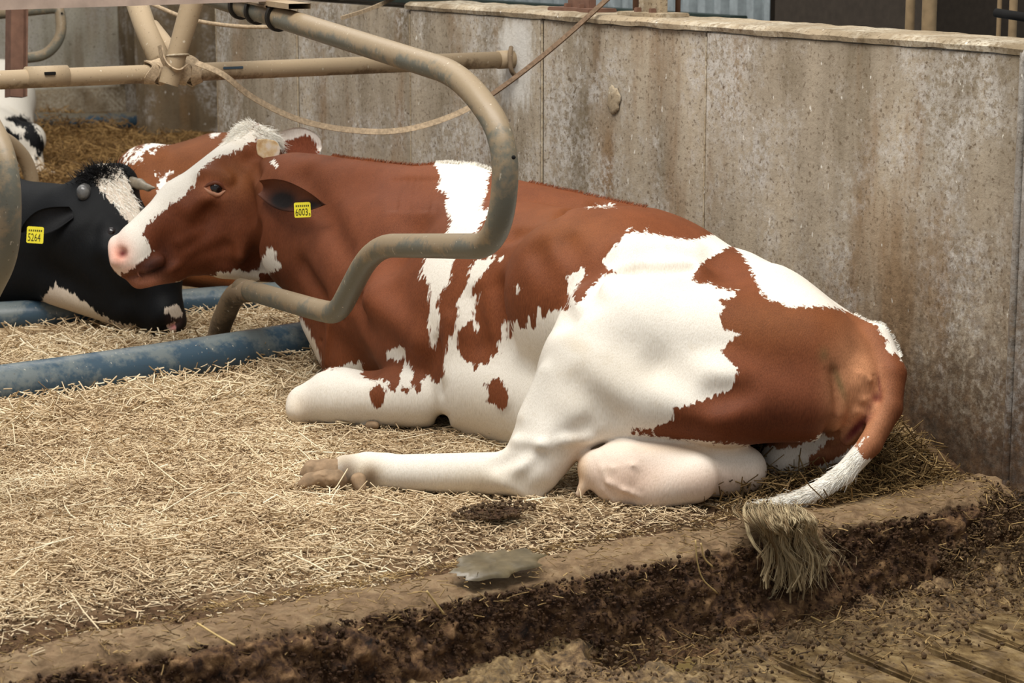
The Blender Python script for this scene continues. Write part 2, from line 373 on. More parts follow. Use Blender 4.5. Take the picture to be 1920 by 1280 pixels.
# ------------------------------------------------------------------ smooth solid modelling (signed distance field -> mesh)
import openvdb as vdb
class Solid:
    def __init__(s, lo, hi, h):
        s.lo = np.array(lo, float); s.h = h; s.n = np.ceil((np.array(hi) - s.lo) / h).astype(int) + 1
        s.f = np.full(s.n, 1.0, np.float32)
    def add(s, a, b, ra, rb, k=0.03, nrm=None, sq=1.0, sub=False, flat=None):
        a = np.array(a, float); b = np.array(b, float); R = max(ra, rb) * max(1, sq) + k + 3 * s.h
        i0 = np.maximum(((np.minimum(a, b) - R - s.lo) / s.h).astype(int), 0); i1 = np.minimum(((np.maximum(a, b) + R - s.lo) / s.h).astype(int) + 2, s.n)
        if (i1 <= i0).any(): return
        X = [(s.lo[i] + np.arange(i0[i], i1[i]) * s.h).astype(np.float32) for i in range(3)]
        px = X[0][:, None, None] - a[0]; py = X[1][None, :, None] - a[1]; pz = X[2][None, None, :] - a[2]
        ba = b - a; 
        if nrm is not None and sq != 1.0:
            m = np.array(nrm, float); m /= np.linalg.norm(m); g = 1 / sq - 1
            dn = px * m[0] + py * m[1] + pz * m[2]; px = px + g * dn * m[0]; py = py + g * dn * m[1]; pz = pz + g * dn * m[2]
            ba = ba + g * (ba @ m) * m
        bb = ba @ ba
        if bb > 1e-9:
            t = np.clip((px * ba[0] + py * ba[1] + pz * ba[2]) / bb, 0, 1)
            d = np.sqrt((px - t * ba[0]) ** 2 + (py - t * ba[1]) ** 2 + (pz - t * ba[2]) ** 2) - (ra + (rb - ra) * t)
        else: d = np.sqrt(px ** 2 + py ** 2 + pz ** 2) - ra
        sl = tuple(slice(i0[i], i1[i]) for i in range(3)); f = s.f[sl]
        if sub:
            hh = np.clip(0.5 - 0.5 * (f + d) / k, 0, 1); s.f[sl] = f * (1 - hh) - d * hh + k * hh * (1 - hh)
        else:
            hh = np.clip(0.5 + 0.5 * (d - f) / k, 0, 1); s.f[sl] = d * (1 - hh) + f * hh - k * hh * (1 - hh)
    def surf(s, u, v):
        r = ray(u, v); d = np.arange(3.0, 14.0, s.h * .5); P = CAM + r * d[:, None]; i = np.round((P - s.lo) / s.h).astype(int)
        ok = ((i >= 0) & (i < s.n)).all(1); f = np.full(len(d), 1.0); f[ok] = s.f[tuple(i[ok].T)]
        k = np.argmax(f < 0); return d[k] if f[k] < 0 else None
    def mesh(s, relax=2):
        g = vdb.FloatGrid(1.0); g.copyFromArray(s.f); P, Q = g.convertToQuads(0.0)
        Q = Q[:, ::-1].astype(np.int64); P = P.astype(np.float64) * s.h + s.lo
        # drop stray pieces: keep it simple, relax to remove stair steps
        for _ in range(relax):
            acc = np.zeros_like(P); cnt = np.zeros(len(P))
            for i in range(4):
                np.add.at(acc, Q[:, i], P[Q[:, (i + 1) % 4]]); np.add.at(acc, Q[:, i], P[Q[:, (i + 3) % 4]]); np.add.at(cnt, Q[:, i], 2)
            P = P * 0.5 + 0.5 * acc / np.maximum(cnt, 1)[:, None]
        e1 = P[Q[:, 2]] - P[Q[:, 0]]; e2 = P[Q[:, 3]] - P[Q[:, 1]]; c = P[Q].mean(1)
        vol = (np.cross(e1, e2) * (c - c.mean(0))).sum()
        if vol < 0: Q = Q[:, ::-1]
        return P, Q

def poly_sd(u, v, polys, holes=(), cap=60.0):
    """signed distance (px, + inside) to a union of polygons minus holes"""
    def one(poly):
        p = np.array(poly, float); lo = p.min(0) - cap; hi = p.max(0) + cap
        out = np.full(len(u), -cap); s = np.where((u > lo[0]) & (u < hi[0]) & (v > lo[1]) & (v < hi[1]))[0]
        if not len(s): return out
        x = u[s]; y = v[s]; dmin = np.full(len(s), 1e9); ins = np.zeros(len(s), bool); n = len(p)
        for i in range(n):
            ax, ay = p[i]; bx, by = p[(i + 1) % n]; ex, ey = bx - ax, by - ay; L = ex * ex + ey * ey + 1e-9
            t = np.clip(((x - ax) * ex + (y - ay) * ey) / L, 0, 1)
            dmin = np.minimum(dmin, (x - ax - t * ex) ** 2 + (y - ay - t * ey) ** 2)
            c = (ay > y) != (by > y); ins ^= c & (x < (bx - ax) * (y - ay) / (by - ay + 1e-12) + ax)
        d = np.sqrt(dmin); out[s] = np.clip(np.where(ins, d, -d), -cap, cap); return out
    r = np.full(len(u), -cap)
    for q in polys: r = np.maximum(r, one(q))
    for q in holes: r = np.minimum(r, -one(q))
    return r
def Z(ox, oy, sc, pts): return [(ox + x / sc, oy + y / sc) for x, y in pts]
def soft(u, v, spots):
    """max of soft elliptical spots (u, v, ru, rv, strength, angle)"""
    r = np.zeros(len(u))
    for q in spots:
        cx, cy, rx, ry, s = q[:5]; a = math.radians(q[5]) if len(q) > 5 else 0
        x = (u - cx) * math.cos(a) + (v - cy) * math.sin(a); y = -(u - cx) * math.sin(a) + (v - cy) * math.cos(a)
        r = np.maximum(r, s * np.exp(-((x / rx) ** 2 + (y / ry) ** 2)))
    return r
def blend(C, w, rgb): return C * (1 - w[:, None]) + np.array(s2l(rgb)) * w[:, None]

def build_body(name, parent, prims, shift, lo_d, res, lat, coat_fn, details=()):
    """prims: (u1,v1,d1,r1,u2,v2,d2,r2,k,squash,op) in pixels/metres; returns object, BVH"""
    W = []
    for p in prims:
        p = list(p) + [None] * (12 - len(p))
        a = at(p[0], p[1], p[2] + shift); b = at(p[4], p[5], p[6] + shift)
        W.append((a, b, p[3] * (p[2] + shift) / F, p[7] * (p[6] + shift) / F, p[8] or 0.03, p[9] or 1.0, p[10] or 'U', p[11]))
    lo = np.min([np.minimum(w[0], w[1]) - max(w[2], w[3]) for w in W if w[6] == 'U'], 0) - 0.03
    hi = np.max([np.maximum(w[0], w[1]) + max(w[2], w[3]) for w in W if w[6] == 'U'], 0) + 0.03
    S = Solid(lo, hi, res)
    for a, b, ra, rb, k, sq, op, nr in W:
        S.add(a, b, ra, rb, k, lat if nr is None else nr, sq, op == 'S')
    # surface details (veins, folds, wrinkles): (u1,v1,u2,v2, radius px, softness m, op, lift in radii)
    for q in details:
        u1, v1, u2, v2, r, k, op, off = q; d1 = S.surf(u1, v1); d2 = S.surf(u2, v2)
        if d1 is None or d2 is None: continue
        rm = r * d1 / F; S.add(at(u1, v1, d1 - off * rm), at(u2, v2, d2 - off * rm), rm, rm, k, None, 1.0, op == 'S')
    P, Q = S.mesh()
    at_ = coat_fn(P)
    o = mesh_np(name, P, Q, 'coat', parent, True, at_)
    tri = [tuple(q) for q in Q.tolist()]
    bvh = BVHTree.FromPolygons([tuple(p) for p in P.tolist()], tri)
    return o, bvh
def hit(bvh, u, v, nth=0):
    r = ray(u, v); loc, nrm, idx, d = bvh.ray_cast(Vector(CAM), Vector(r).normalized())
    if loc is None: return None, None
    if nrm.dot(Vector(r)) > 0: nrm = -nrm
    return np.array(loc), np.array(nrm)

# ------------------------------------------------------------------ the setting
WX, KY = 3.55, 3.57                       # plane of the long wall, line of the kerb edge
def bed_h(x, y):
    h = 0.05 * fbm(x, y, 1.6, 3) + 0.022 * fbm(x, y, 7, 3)
    h = h + 0.035 * smooth(5.0, 5.45, y) * (1 - smooth(5.6, 5.9, y))
    h = h + 0.07 * smooth(3.25, 3.5, x) * smooth(3.6, 3.9, y) * (1 - smooth(5.2, 5.6, y))
    h = h - 0.03 * smooth(3.95, 3.6, y)
    return h
floor = empty('floor', (2.4, 4.5, 0)); tag(floor, kind='structure')
xs = np.linspace(0.2, WX + 0.02, 330); ys = np.concatenate([np.linspace(3.62, 6.3, 290), np.linspace(6.32, 8.2, 90)])
X, Y = np.meshgrid(xs, ys, indexing='ij')
Zb = bed_h(X, Y) + 0.012 * fbm(X, Y, 30, 3)
wet = np.maximum(smooth(4.05, 3.72, Y + 0.35 * fbm(X, Y, 4, 3)), smooth(0.12, 0.3, fbm(X, Y, 3.1, 4)) * 0.7)
mesh_np('litter_bed', np.stack([X, Y, Zb], -1).reshape(-1, 3), grid_mesh(len(xs), len(ys)), 'litter', floor, True, {'wet': ('FLOAT', wet.ravel())})
xs = np.linspace(-1.5, 8, 160); ys = np.linspace(8.15, 14.5, 120); X, Y = np.meshgrid(xs, ys, indexing='ij')
mesh_np('far_bed', np.stack([X, Y, 0.16 * fbm(X, Y, 1.1, 4) + 0.05 * fbm(X, Y, 6, 3)], -1).reshape(-1, 3), grid_mesh(160, 120), 'litter_far', floor)

# kerb: swept profile, roughened along its normal
prof = np.array([(3.40, -0.235), (3.455, -0.19), (3.482, -0.12), (3.505, -0.06), (3.535, -0.022), (3.585, -0.008), (3.66, -0.012), (3.74, -0.04)])
t0 = np.linspace(0, 1, len(prof)); tt = np.linspace(0, 1, 96); pr = np.stack([np.interp(tt, t0, prof[:, i]) for i in range(2)], 1)
for _ in range(6): pr[1:-1] = 0.5 * pr[1:-1] + 0.25 * (pr[:-2] + pr[2:])
tn = np.gradient(pr, axis=0); tn /= np.linalg.norm(tn, axis=1)[:, None]; nr = np.stack([-tn[:, 1], tn[:, 0]], 1)
xs = np.linspace(0.2, 3.62, 620); s_ = tt * 0.5
Xg, Sg = np.meshgrid(xs, s_, indexing='ij')
face = 1 - smooth(0.42, 0.66, tt)
n_ = 0.055 * fbm(Xg, Sg, 5, 3) + 0.05 * fbm(Xg, Sg, 21, 4, 0.65)
amp = (0.35 + 0.85 * face)[None, :]
disp = n_ * amp + 0.02 * fbm(Xg, Sg * 0.2, 2.2, 2)
V = np.stack([Xg, pr[None, :, 0] + nr[None, :, 0] * disp, pr[None, :, 1] + nr[None, :, 1] * disp], -1)
kerb = mesh_np('trim_1', V.reshape(-1, 3), grid_mesh(620, 96), 'kerb_mud', None, True, {'face': ('FLOAT', np.repeat(face[None], 620, 0).ravel())})
tag(kerb, kind='structure')

# slatted alley: each slat its own piece, muck over them
alley = empty('floor_alley', (2.4, 3.0, -0.2)); alley.name = 'floor.001'; tag(alley, kind='structure')
slotX = [1.9, 2.06, 2.22, 2.38] + [2.545, 2.70, 2.855, 3.01, 3.17, 3.33, 3.49]
for a, b in zip(slotX[:-1], slotX[1:]):
    box('slat', (a + 0.013, 2.2, -0.32), (b - 0.013, 3.43, -0.201 + random.uniform(-.003, .003)), 'wet_slat', alley, 0.006)
    # nothing but dark slurry between
pit = box('slurry_pit', (0.2, 2.2, -0.42), (3.5, 3.5, -0.3), 'dark_gap', alley, 0)
xs = np.linspace(0.3, 3.53, 520); ys = np.linspace(2.3, 3.52, 230); X, Y = np.meshgrid(xs, ys, indexing='ij')
# muck is deep along the kerb and to the left, thin where the cows walk
m = smooth(3.20, 3.40, Y + 0.06 * (2.9 - X) + 0.22 * fbm(X, Y, 4, 3)) + smooth(2.52, 2.40, X + 0.25 * (3.3 - Y) + 0.16 * fbm(X, Y, 5, 3))
m = np.clip(m, 0, 1.2)
hz = -0.236 + m * 0.05 + (0.3 + m) * (0.042 * fbm(X, Y, 17, 4, 0.62) + 0.03 * fbm(X, Y, 5, 3)) + 0.022 * smooth(3.3, 3.48, Y) + 0.06 * smooth(3.28, 3.5, X + .1 * fbm(X, Y, 6, 3)) * smooth(3.25, 3.46, Y)
pdc = onz(1240, 1240, -0.19); pk = smooth(1.5, .8, ((X - pdc[0]) / .15) ** 2 + ((Y - pdc[1]) / .065) ** 2); hz = hz * (1 - pk) - .214 * pk
muck = mesh_np('muck', np.stack([X, Y, hz], -1).reshape(-1, 3), grid_mesh(520, 230), 'muck')
tag(muck, 'wet brown muck and dung spread over the slatted alley floor along the kerb', 'muck', kind='stuff')
pd = onz(1240, 1240, -0.19)
bm = bmesh.new(); bmesh.ops.create_circle(bm, cap_ends=True, radius=1, segments=48)
for v in bm.verts:
    a = math.atan2(v.co.y, v.co.x); k = 1 + 0.14 * math.sin(3 * a + 1) + 0.08 * math.sin(5 * a)
    v.co = Vector((pd[0] + v.co.x * k * 0.13, pd[1] + v.co.y * k * 0.055, -0.206))
r_ = bmesh.ops.extrude_face_region(bm, geom=bm.faces[:]); 
for g in r_['geom']:
    if isinstance(g, bmesh.types.BMVert): g.co.z += 0.004
pud = from_bm('puddle', bm, 'slurry'); tag(pud, 'flat olive-brown puddle of slurry on the alley floor', 'puddle')

# long concrete wall: cast panels with open joints, a cap on top
wall = empty('wall_right', (WX + 0.1, 5.5, 0)); tag(wall, kind='structure')
joints = []
for u in (1320, 1015, 770, 560): joints.append(onx(u, 300, WX)[1])
Ys = [KY + 0.005] + joints + [7.78]
for i in range(len(Ys) - 1):
    top = 0.955 if Ys[i] < joints[2] + 0.05 else 0.985
    box('wall_panel', (WX + (0.0 if i % 2 == 0 else 0.004), Ys[i] + 0.003, -0.3), (WX + 0.18, Ys[i + 1] - 0.003, top), 'wall_concrete', wall, 0.004)
    V, Q = sweep([(WX + 0.002, Ys[i + 1], -0.05), (WX + 0.002, Ys[i + 1], 0.94)], 0.0035, 6)
    me = bpy.data.meshes.new('joint_seam'); me.from_pydata([tuple(v) for v in V], [], [tuple(dict.fromkeys(q)) for q in Q]); me.materials.append(M['cap_concrete'])
    o = bpy.data.objects.new('joint_seam', me); COL.objects.link(o); o.parent = wall; o.matrix_parent_inverse = Matrix.Translation(-wall.location)
def rough_bar(name, lo, hi, mat, parent, n=160, amp=0.006):
    """long bar along Y with an uneven top and edges"""
    ys = np.linspace(lo[1], hi[1], n); ring = np.array([(lo[0], lo[2]), (lo[0] - .003, (lo[2] + hi[2]) / 2), (lo[0] + .006, hi[2] - .004), (lo[0] + .02, hi[2]), ((lo[0] + hi[0]) / 2, hi[2]), (hi[0] - .01, hi[2]), (hi[0], lo[2])])
    V = []
    for i, y in enumerate(ys):
        for j, (x, z) in enumerate(ring): V.append((x + amp * fbm(np.array(y), np.array(j * 3.1), 9, 3) * 2, y, z + amp * fbm(np.array(y + 9), np.array(j * 1.7), 14, 3) * 2))
    Q = [(i * 7 + j, i * 7 + j + 1, (i + 1) * 7 + j + 1, (i + 1) * 7 + j) for i in range(n - 1) for j in range(6)]
    return mesh_np(name, V, Q, mat, parent, False)
rough_bar('wall_cap', (WX - 0.005, KY, 0.955), (WX + 0.2, joints[2] + 0.02, 0.978), 'cap_concrete', wall, amp=.003)
rough_bar('wall_cap', (WX + 0.01, joints[2] + 0.03, 0.99), (WX + 0.2, 7.78, 1.02), 'corner_concrete', wall)
# knocked patch and bolt scar on the wall
def splat(name, c, nrm, ru, rv, thick, mat, parent=None, seed=1, lumps=0.3, n=40):
    """rough lump of dung or mud sitting on a surface"""
    rg = np.random.default_rng(seed); nrm = np.array(nrm, float); nrm /= np.linalg.norm(nrm)
    a = np.cross(nrm, (0, 0, 1)) if abs(nrm[2]) < .9 else np.array((1.0, 0, 0)); a /= np.linalg.norm(a); b = np.cross(nrm, a)
    th = np.linspace(0, 2 * np.pi, n, endpoint=False); ra = 1 + lumps * (fbm(np.cos(th) * 2 + seed, np.sin(th) * 2, 1.5, 3) * 2)
    V = []; R = [1.0, 0.95, 0.88, 0.79, 0.7, 0.6, 0.5, 0.4, 0.3, 0.2, 0.1, 0.01]; Hh = [-.3, .2, .5, .7, .8, .9, .95, 1, 1, 1, 1, 1]
    for r, h in zip(R, Hh):
        for t, q in zip(th, ra):
            p = np.array(c) + a * math.cos(t) * ru * r * q + b * math.sin(t) * rv * r * q
            V.append(p + nrm * thick * (h + lumps * 4.5 * (1 - .3 * r) * float(fbm(np.array(p[0]), np.array(p[1] + p[2]), 26, 4, .65))))
    Q = [(i * n + j, i * n + (j + 1) % n, (i + 1) * n + (j + 1) % n, (i + 1) * n + j) for i in range(len(R) - 1) for j in range(n)]
    return mesh_np(name, V, Q, mat, parent)
splat('mud_lump', onx(1150, 188, WX - .001), (-1, 0, 0), 0.032, 0.04, 0.005, 'cap_concrete', wall, 4)
# corner panel nearer the camera, set slightly proud
cw = empty('wall_near', (WX + 0.1, 3.0, 0)); tag(cw, kind='structure')
box('wall_panel', (WX - 0.012, 2.2, -0.35), (WX + 0.18, KY - 0.012, 0.95), 'corner_concrete', cw, 0.006)
rough_bar('wall_cap', (WX - 0.02, 2.2, 0.945), (WX + 0.2, KY - 0.01, 0.975), 'corner_concrete', cw, 60)
V, Q = sweep([(WX - 0.006, KY - 0.004, -0.1), (WX - 0.006, KY - 0.004, 0.96)], 0.011, 8)
o = mesh_np('joint_seam', V, [q for q in Q if len(set(q)) == 4], 'corner_concrete', cw)

# far walls at the upper left
bw = empty('wall_back', (5, 13.6, 0)); tag(bw, kind='structure')
box('wall_panel', (2.0, 13.6, -0.1), (5.55, 13.8, 3.2), 'back_concrete', bw, 0.01)
box('wall_ledge', (2.0, 13.5, -0.1), (5.55, 13.62, 0.16), 'cap_concrete', bw, 0.02)
box('wall_column', (5.52, 13.0, -0.1), (6.1, 13.6, 3.2), 'dark_concrete', bw, 0.01)
bw2 = empty('wall_far', (6.5, 12.6, 0)); tag(bw2, kind='structure')
box('wall_panel', (5.05, 12.05, -0.1), (5.7, 12.2, 3.2), 'dark_concrete', bw2, 0.01)
box('wall_panel', (5.65, 11.7, -0.1), (8.5, 11.9, 3.2), 'wall_plain', bw2, 0.01)
# far barn wall behind the long wall, interior darkness painted into its colour
inn = empty('wall_interior', (8, 6, 0)); tag(inn, kind='structure')
box('wall_panel', (7.2, 2.0, -0.2), (7.4, 11.6, 4.0), 'interior_dark', inn, 0)
# pale corrugated sheet with green rail, seen over the wall
def over(u, v, X): return onx(u, v, X)
pa = over(1450, 20, 5.4); pb = over(1140, 20, 5.4)
ps = empty('corrugated_sheet', (5.4, (pa[1] + pb[1]) / 2, 0.9)); tag(ps, 'pale grey corrugated sheet seen beyond the wall top', 'panel')
ys = np.linspace(pa[1], pb[1] + 2.2, 400); V = []; 
for y in ys:
    x = 5.4 + 0.018 * (1 if math.sin(y * 60) > 0 else -1)
    V += [(x, y, 0.3), (x, y, 2.6)]
mesh_np('sheet', V, [(2 * i, 2 * i + 2, 2 * i + 3, 2 * i + 1) for i in range(399)], 'pale_sheet', ps, False)
zr = over(1300, 22, 5.2)[2]
box('green_rail', (5.16, pa[1] - .05, zr - .04), (5.24, pb[1] + 2.2, zr - 0.005), 'dark_green', ps, 0.003)
box('sheet_foot', (5.3, pa[1] - .05, 0.2), (5.36, pb[1] + 2.2, zr - 0.05), 'interior_dark', ps, 0.003)
for u0, u1, X, mt, lb in ((1070, 1112, WX + 0.1, 'rust_steel', 'rusty steel post bracket on the wall cap, further from the corner'),
                      (1203, 1246, WX + 0.1, 'cap_concrete', 'chalky pale post foot standing on the wall cap')):
    a = over(u1, 25, X); b = over(u0, 25, X); p = empty('post_bracket', (X, (a[1] + b[1]) / 2, 0.978)); tag(p, lb, 'bracket')
    box('upright', (X - .012, a[1], 0.978), (X + .012, b[1], 1.6), mt, p, 0.003)
    box('foot_plate', (X - .05, a[1] - .05, 0.975), (X + .05, b[1] + .05, 0.988), mt, p, 0.003)
    for dy in (-.035, .035): box('bolt', (X - .035, (a[1] + b[1]) / 2 + dy - .008, .985), (X - .018, (a[1] + b[1]) / 2 + dy + .008, 1.0), 'rust_steel', p, 0.002)
for u, w, X, lb in ((1192, 12, 3.72, 'thin rusty upright between the two wall-top brackets'), (1271, 10, 3.72, 'thin dark upright right of the chalky post foot')):
    c = over(u, 20, X); o = tube('upright_bar', [(X, c[1], 0.97), (X, c[1], 1.6)], w / 2 * 6.2 / F, 'rust_steel'); tag(o, lb, 'bar')
for u, w, lb in ((1706, 18, 'thinner left tan post beyond the wall top'), (1742, 28, 'thicker tan post beyond the wall top, second of the pair'),
                 (1873, 9, 'narrow brown post near the right corner beyond the wall'), (1899, 16, 'tan post at the right edge beyond the wall')):
    X = 4.4; c = over(u, 40, X); dd = float((c - CAM) @ FW)
    o = tube('tan_post', [(X, c[1], -0.2), (X, c[1], 2.4)], w / 2 * dd / F, 'tan_post'); tag(o, lb, 'post')
a = over(1868, 24, 4.25); b = over(1945, 36, 4.25); o = tube('dark_pipe', [a, b], 0.012, 'dark_gap'); tag(o, 'dark horizontal pipe crossing the posts at the right edge', 'pipe')
box_o = box('dark_backdrop', (4.9, onx(1700, 20, 4.9)[1] - 0.1, 0.2), (4.94, onx(1452, 20, 4.9)[1], 2.4), 'interior_dark', None, 0.003); tag(box_o, 'brown-black backdrop painted as the dark barn interior, right of the pale sheet', 'panel')  # dark sheet stands in for the unlit barn interior

# ------------------------------------------------------------------ brisket tubes
def tube_obj(name, a, b, r, mat, label, group=None, rings=()):
    root = empty(name, (np.array(a) + b) / 2); tag(root, label, 'tube', group)
    n = 60; P = np.array([np.array(a) * (1 - t) + np.array(b) * t for t in np.linspace(0, 1, n)])
    P[:, 2] += 0.004 * np.sin(np.linspace(0, 9, n)); tube('tube_body', P, r, mat, root, sides=40); return root
a = onz(0, 772); b = onz(590, 683); dv = (b - a) / np.linalg.norm(b - a)
r1 = 0.0605; off = np.array((0, 0.035, r1 - 0.004))
tube_obj('brisket_tube', a - dv * 1.2 + off, a + dv * 1.62 + off, r1, 'blue_tube', 'thick blue plastic brisket tube nearest the camera, lying in the straw', 'blue brisket tubes')
a = onz(5, 616); b = onz(480, 583); dv = (b - a) / np.linalg.norm(b - a); r1 = 0.047
tube_obj('brisket_tube', a - dv * 1.2 + (0, .03, r1 - .012), a + dv * 1.45 + (0, .03, r1 - .012), r1, 'blue_tube', 'middle blue plastic tube passing behind the black cow\'s muzzle', 'blue brisket tubes')
a = onz(75, 243); b = onz(275, 235); dv = (b - a) / np.linalg.norm(b - a); r1 = 0.055
tube_obj('brisket_tube', a - dv * 0.3 + (0, .03, r1), b + dv * .15 + (0, .03, r1 - .04), r1, 'blue_far', 'far dark blue tube lying before the back wall', 'blue brisket tubes')

# ------------------------------------------------------------------ pipework
DX = 2.62
def D(u, v):                              # the divider's own plane, toed in slightly towards the alley
    r = ray(u, v); n = np.array((1, -0.08, 0.0)); return CAM + r * ((DX - 0.08 * 5.7) / (r @ n))
div = empty('cubicle_divider', D(415, 640)); tag(div, 'bent grey steel cubicle divider looping over the red and white cow', 'divider', 'cubicle dividers')
path = [D(372, -14), D(430, 4), D(540, 38), D(868, 142), D(955, 265), D(935, 462), D(700, 460), D(633, 588), D(600, 582), D(452, 540)]
path = round_path(path, [0, .08, .1, .22, .30, .24, .12, .11, .06, 0], 14)
tube('loop_pipe', path, 0.0283, 'grey_pipe', div, sides=28)
lg = [D(470, 545), D(440, 548), D(412, 612), D(402, 668)]
tube('foot_sleeve', round_path(lg, .06, 8), 0.031, 'muddy_metal', div, sides=20)
pc = D(412, 648)
splat('mud_clump', pc - np.array((0, 0.03, 0.0)), (0, -1, 0.5), 0.045, 0.04, 0.03, 'dung', div, 6)
h1 = D(963, 297)
for hp, par in ((h1, div),):
    tube('bolt_hole', [hp - FW * 0.0295, hp - FW * 0.0275], 0.0045, 'dark_gap', par, sides=12)
# clamp with rubber bands around the upper bar
d0, d1 = D(445, 8), D(540, 38); ax = (d1 - d0) / np.linalg.norm(d1 - d0)
clamp = empty('pipe_clamp', d0); tag(clamp, 'dark clamp plate with three hanging rubber bands round the upper bar', 'clamp')
for u in (452, 482, 522):
    c = D(u, 8 + (u - 445) * 0.31); e1 = np.cross(ax, (1.0, 0, 0)); e1 /= np.linalg.norm(e1); e2 = np.cross(ax, e1)
    rr = 0.034; P = [c + (e1 * math.cos(t) + e2 * math.sin(t)) * rr + ax * 0.006 * math.sin(t) for t in np.linspace(0, 2 * math.pi, 40)]
    tube('rubber_band', P, 0.0, 'black_rubber', clamp, flat=(0.008, 0.011), cap=False, up=tuple(ax))
q0, q1 = D(440, -6), D(522, 12)
V, Q = sweep([q0 + (0, 0, .0), q1 + (0, 0, 0)], 0, flat=(0.07, 0.006)); o = mesh_np('clamp_plate', V, [q for q in Q if len(set(q)) == 4], 'muddy_metal', clamp, False)
V, Q = sweep([D(505, 4) + (0, 0, .0), D(562, 12) + (0, 0, .0)], 0, flat=(0.06, 0.014)); mesh_np('clamp_end', V, [q for q in Q if len(set(q)) == 4], 'rail_dust', clamp, False)

RY, RZ = 5.68, 0.83                       # neck rail
neck = empty('neck_rail', (WX, RY, RZ)); tag(neck, 'dusty horizontal neck rail pipe fixed to the concrete wall', 'rail')
def NR(u): p = ony(u, 120, RY); return np.array((p[0], RY, RZ + 0.004))
tube('rail_pipe', [(1.2, RY, RZ), (2.0, RY, RZ), (WX - 0.03, RY, RZ)], 0.0248, 'rail_dust', neck, sides=26)
a, b = NR(48), NR(125); tube('coupling_sleeve', [a, b], 0.0283, 'rail_dust', neck, sides=26)
b0 = NR(88); box('sleeve_slot', b0 + (-.018, -.033, .006), b0 + (.012, -.02, .014), 'dark_gap', neck, 0.001)
box('wear_mark', NR(430) + (-.03, -.0262, .002), NR(430) + (.03, -.0235, .009), 'blue_tube', neck, .001)
e = NR(957); tube('end_cap', [(WX - 0.05, RY, RZ), (WX + 0.01, RY, RZ)], 0.027, 'dusty_pipe', neck, sides=26)
tube('wall_hook', round_path([(WX - .01, RY - .01, RZ + .035), (WX - .03, RY - .035, RZ + .02), (WX - .03, RY - .04, RZ - .03), (WX - .005, RY - .03, RZ - .05)], .02, 6), 0.007, 'muddy_metal', neck)

# two braces meeting at the rail
def NYp(u, v, y=RY): return ony(u, v, y)
br1 = empty('brace_pipe', NYp(318, 150, RY - 0.045)); tag(br1, 'upright brace pipe rising from the rail joint, the front one', 'brace')
pth = [NYp(316, 158, RY - 0.055), NYp(335, 90, RY - 0.06), NYp(365, -10, RY - 0.06)]
V, Q = sweep(pth, [0.027, 0.0265, 0.031], 24); o = mesh_np('brace_tube', V, [q for q in Q if len(set(q)) == 4], 'dusty_pipe', br1)
P = [NYp(333, 104, RY - .06) + np.array((math.cos(t) * .029, math.sin(t) * .029, -.004 * math.sin(t))) for t in np.linspace(0, 2 * math.pi, 30)]
tube('weld_ring', P, 0.003, 'cap_concrete', br1, cap=False)
br2 = empty('brace_pipe', NYp(300, 110, RY + .06)); tag(br2, 'slanting tan brace pipe behind the rail joint, leaning left', 'brace')
tube('brace_tube', [NYp(248, -20, RY + .3), NYp(272, 50, RY + .2), NYp(302, 118, RY + .06)], 0.031, 'rail_dust', br2, sides=24)
tube('brace_arm', [NYp(285, 50, RY + .2), NYp(345, 125, RY + .03)], 0.022, 'rail_dust', br2, sides=20)
kn = empty('strap_knot', NYp(318, 130, RY)); tag(kn, 'dusty webbing wrapped round the rail joint', 'strap')
for i, (du, tilt, w) in enumerate(((-38, .18, .03), (-20, -.12, .026), (22, .3, .036), (40, -.22, .03))):
    c = NR(318 + du); P = [c + np.array((tilt * .05 * math.sin(t * 1) + .006 * math.sin(3 * t), math.cos(t) * (.030 + .002 * i), math.sin(t) * (.030 + .002 * i))) for t in np.linspace(0, 2 * math.pi, 40)]
    tube('wrap', P, 0, 'strap_web', kn, flat=(.004, w), cap=False, up=(1, 0, 0))
tube('wrap_end', round_path([NYp(300, 85, RY - .05), NYp(306, 118, RY - .06), NYp(330, 138, RY - .09), NYp(352, 120, RY - .05)], .03, 8), 0, 'strap_web', kn, flat=(.004, .026))
# webbing strap hanging from the rail to the wall top
st = empty('hanging_strap', NR(370)); tag(st, 'long pale webbing strap sagging from the rail joint to the wall top', 'strap')
def spline(pts, n=90):
    pts = np.array(pts, float); t = np.r_[0, np.cumsum(np.linalg.norm(np.diff(pts, axis=0), axis=1))]; t /= t[-1]; x = np.linspace(0, 1, n)
    m = np.gradient(pts, t, axis=0); out = []
    for v in x:
        i = min(np.searchsorted(t, v, 'right') - 1, len(t) - 2); h = t[i + 1] - t[i]; s = (v - t[i]) / h
        out.append((2 * s**3 - 3 * s**2 + 1) * pts[i] + (s**3 - 2 * s**2 + s) * h * m[i] + (-2 * s**3 + 3 * s**2) * pts[i + 1] + (s**3 - s**2) * h * m[i + 1])
    return np.array(out)
sp = [at(368, 118, 5.95), at(410, 135, 5.95), at(470, 180, 6.0), at(560, 224, 6.05), at(650, 243, 6.1), at(745, 245, 6.12), at(835, 222, 6.15), at(905, 188, 6.18), at(960, 150, 6.2), at(1050, 78, 6.22), at(1150, -12, 6.25)]
P = spline(sp); n = len(P)
V, Q = sweep(P[:56], 0, flat=(0.0155, 0.004), up=tuple(-FW + UP * .3)); mesh_np('webbing', V, [q for q in Q if len(set(q)) == 4], 'strap_web', st, False)
V, Q = sweep(P[55:], 0, flat=(0.0135, 0.006), up=tuple(-FW + UP * .6)); mesh_np('webbing_twist', V, [q for q in Q if len(set(q)) == 4], 'strap_dark', st, False)
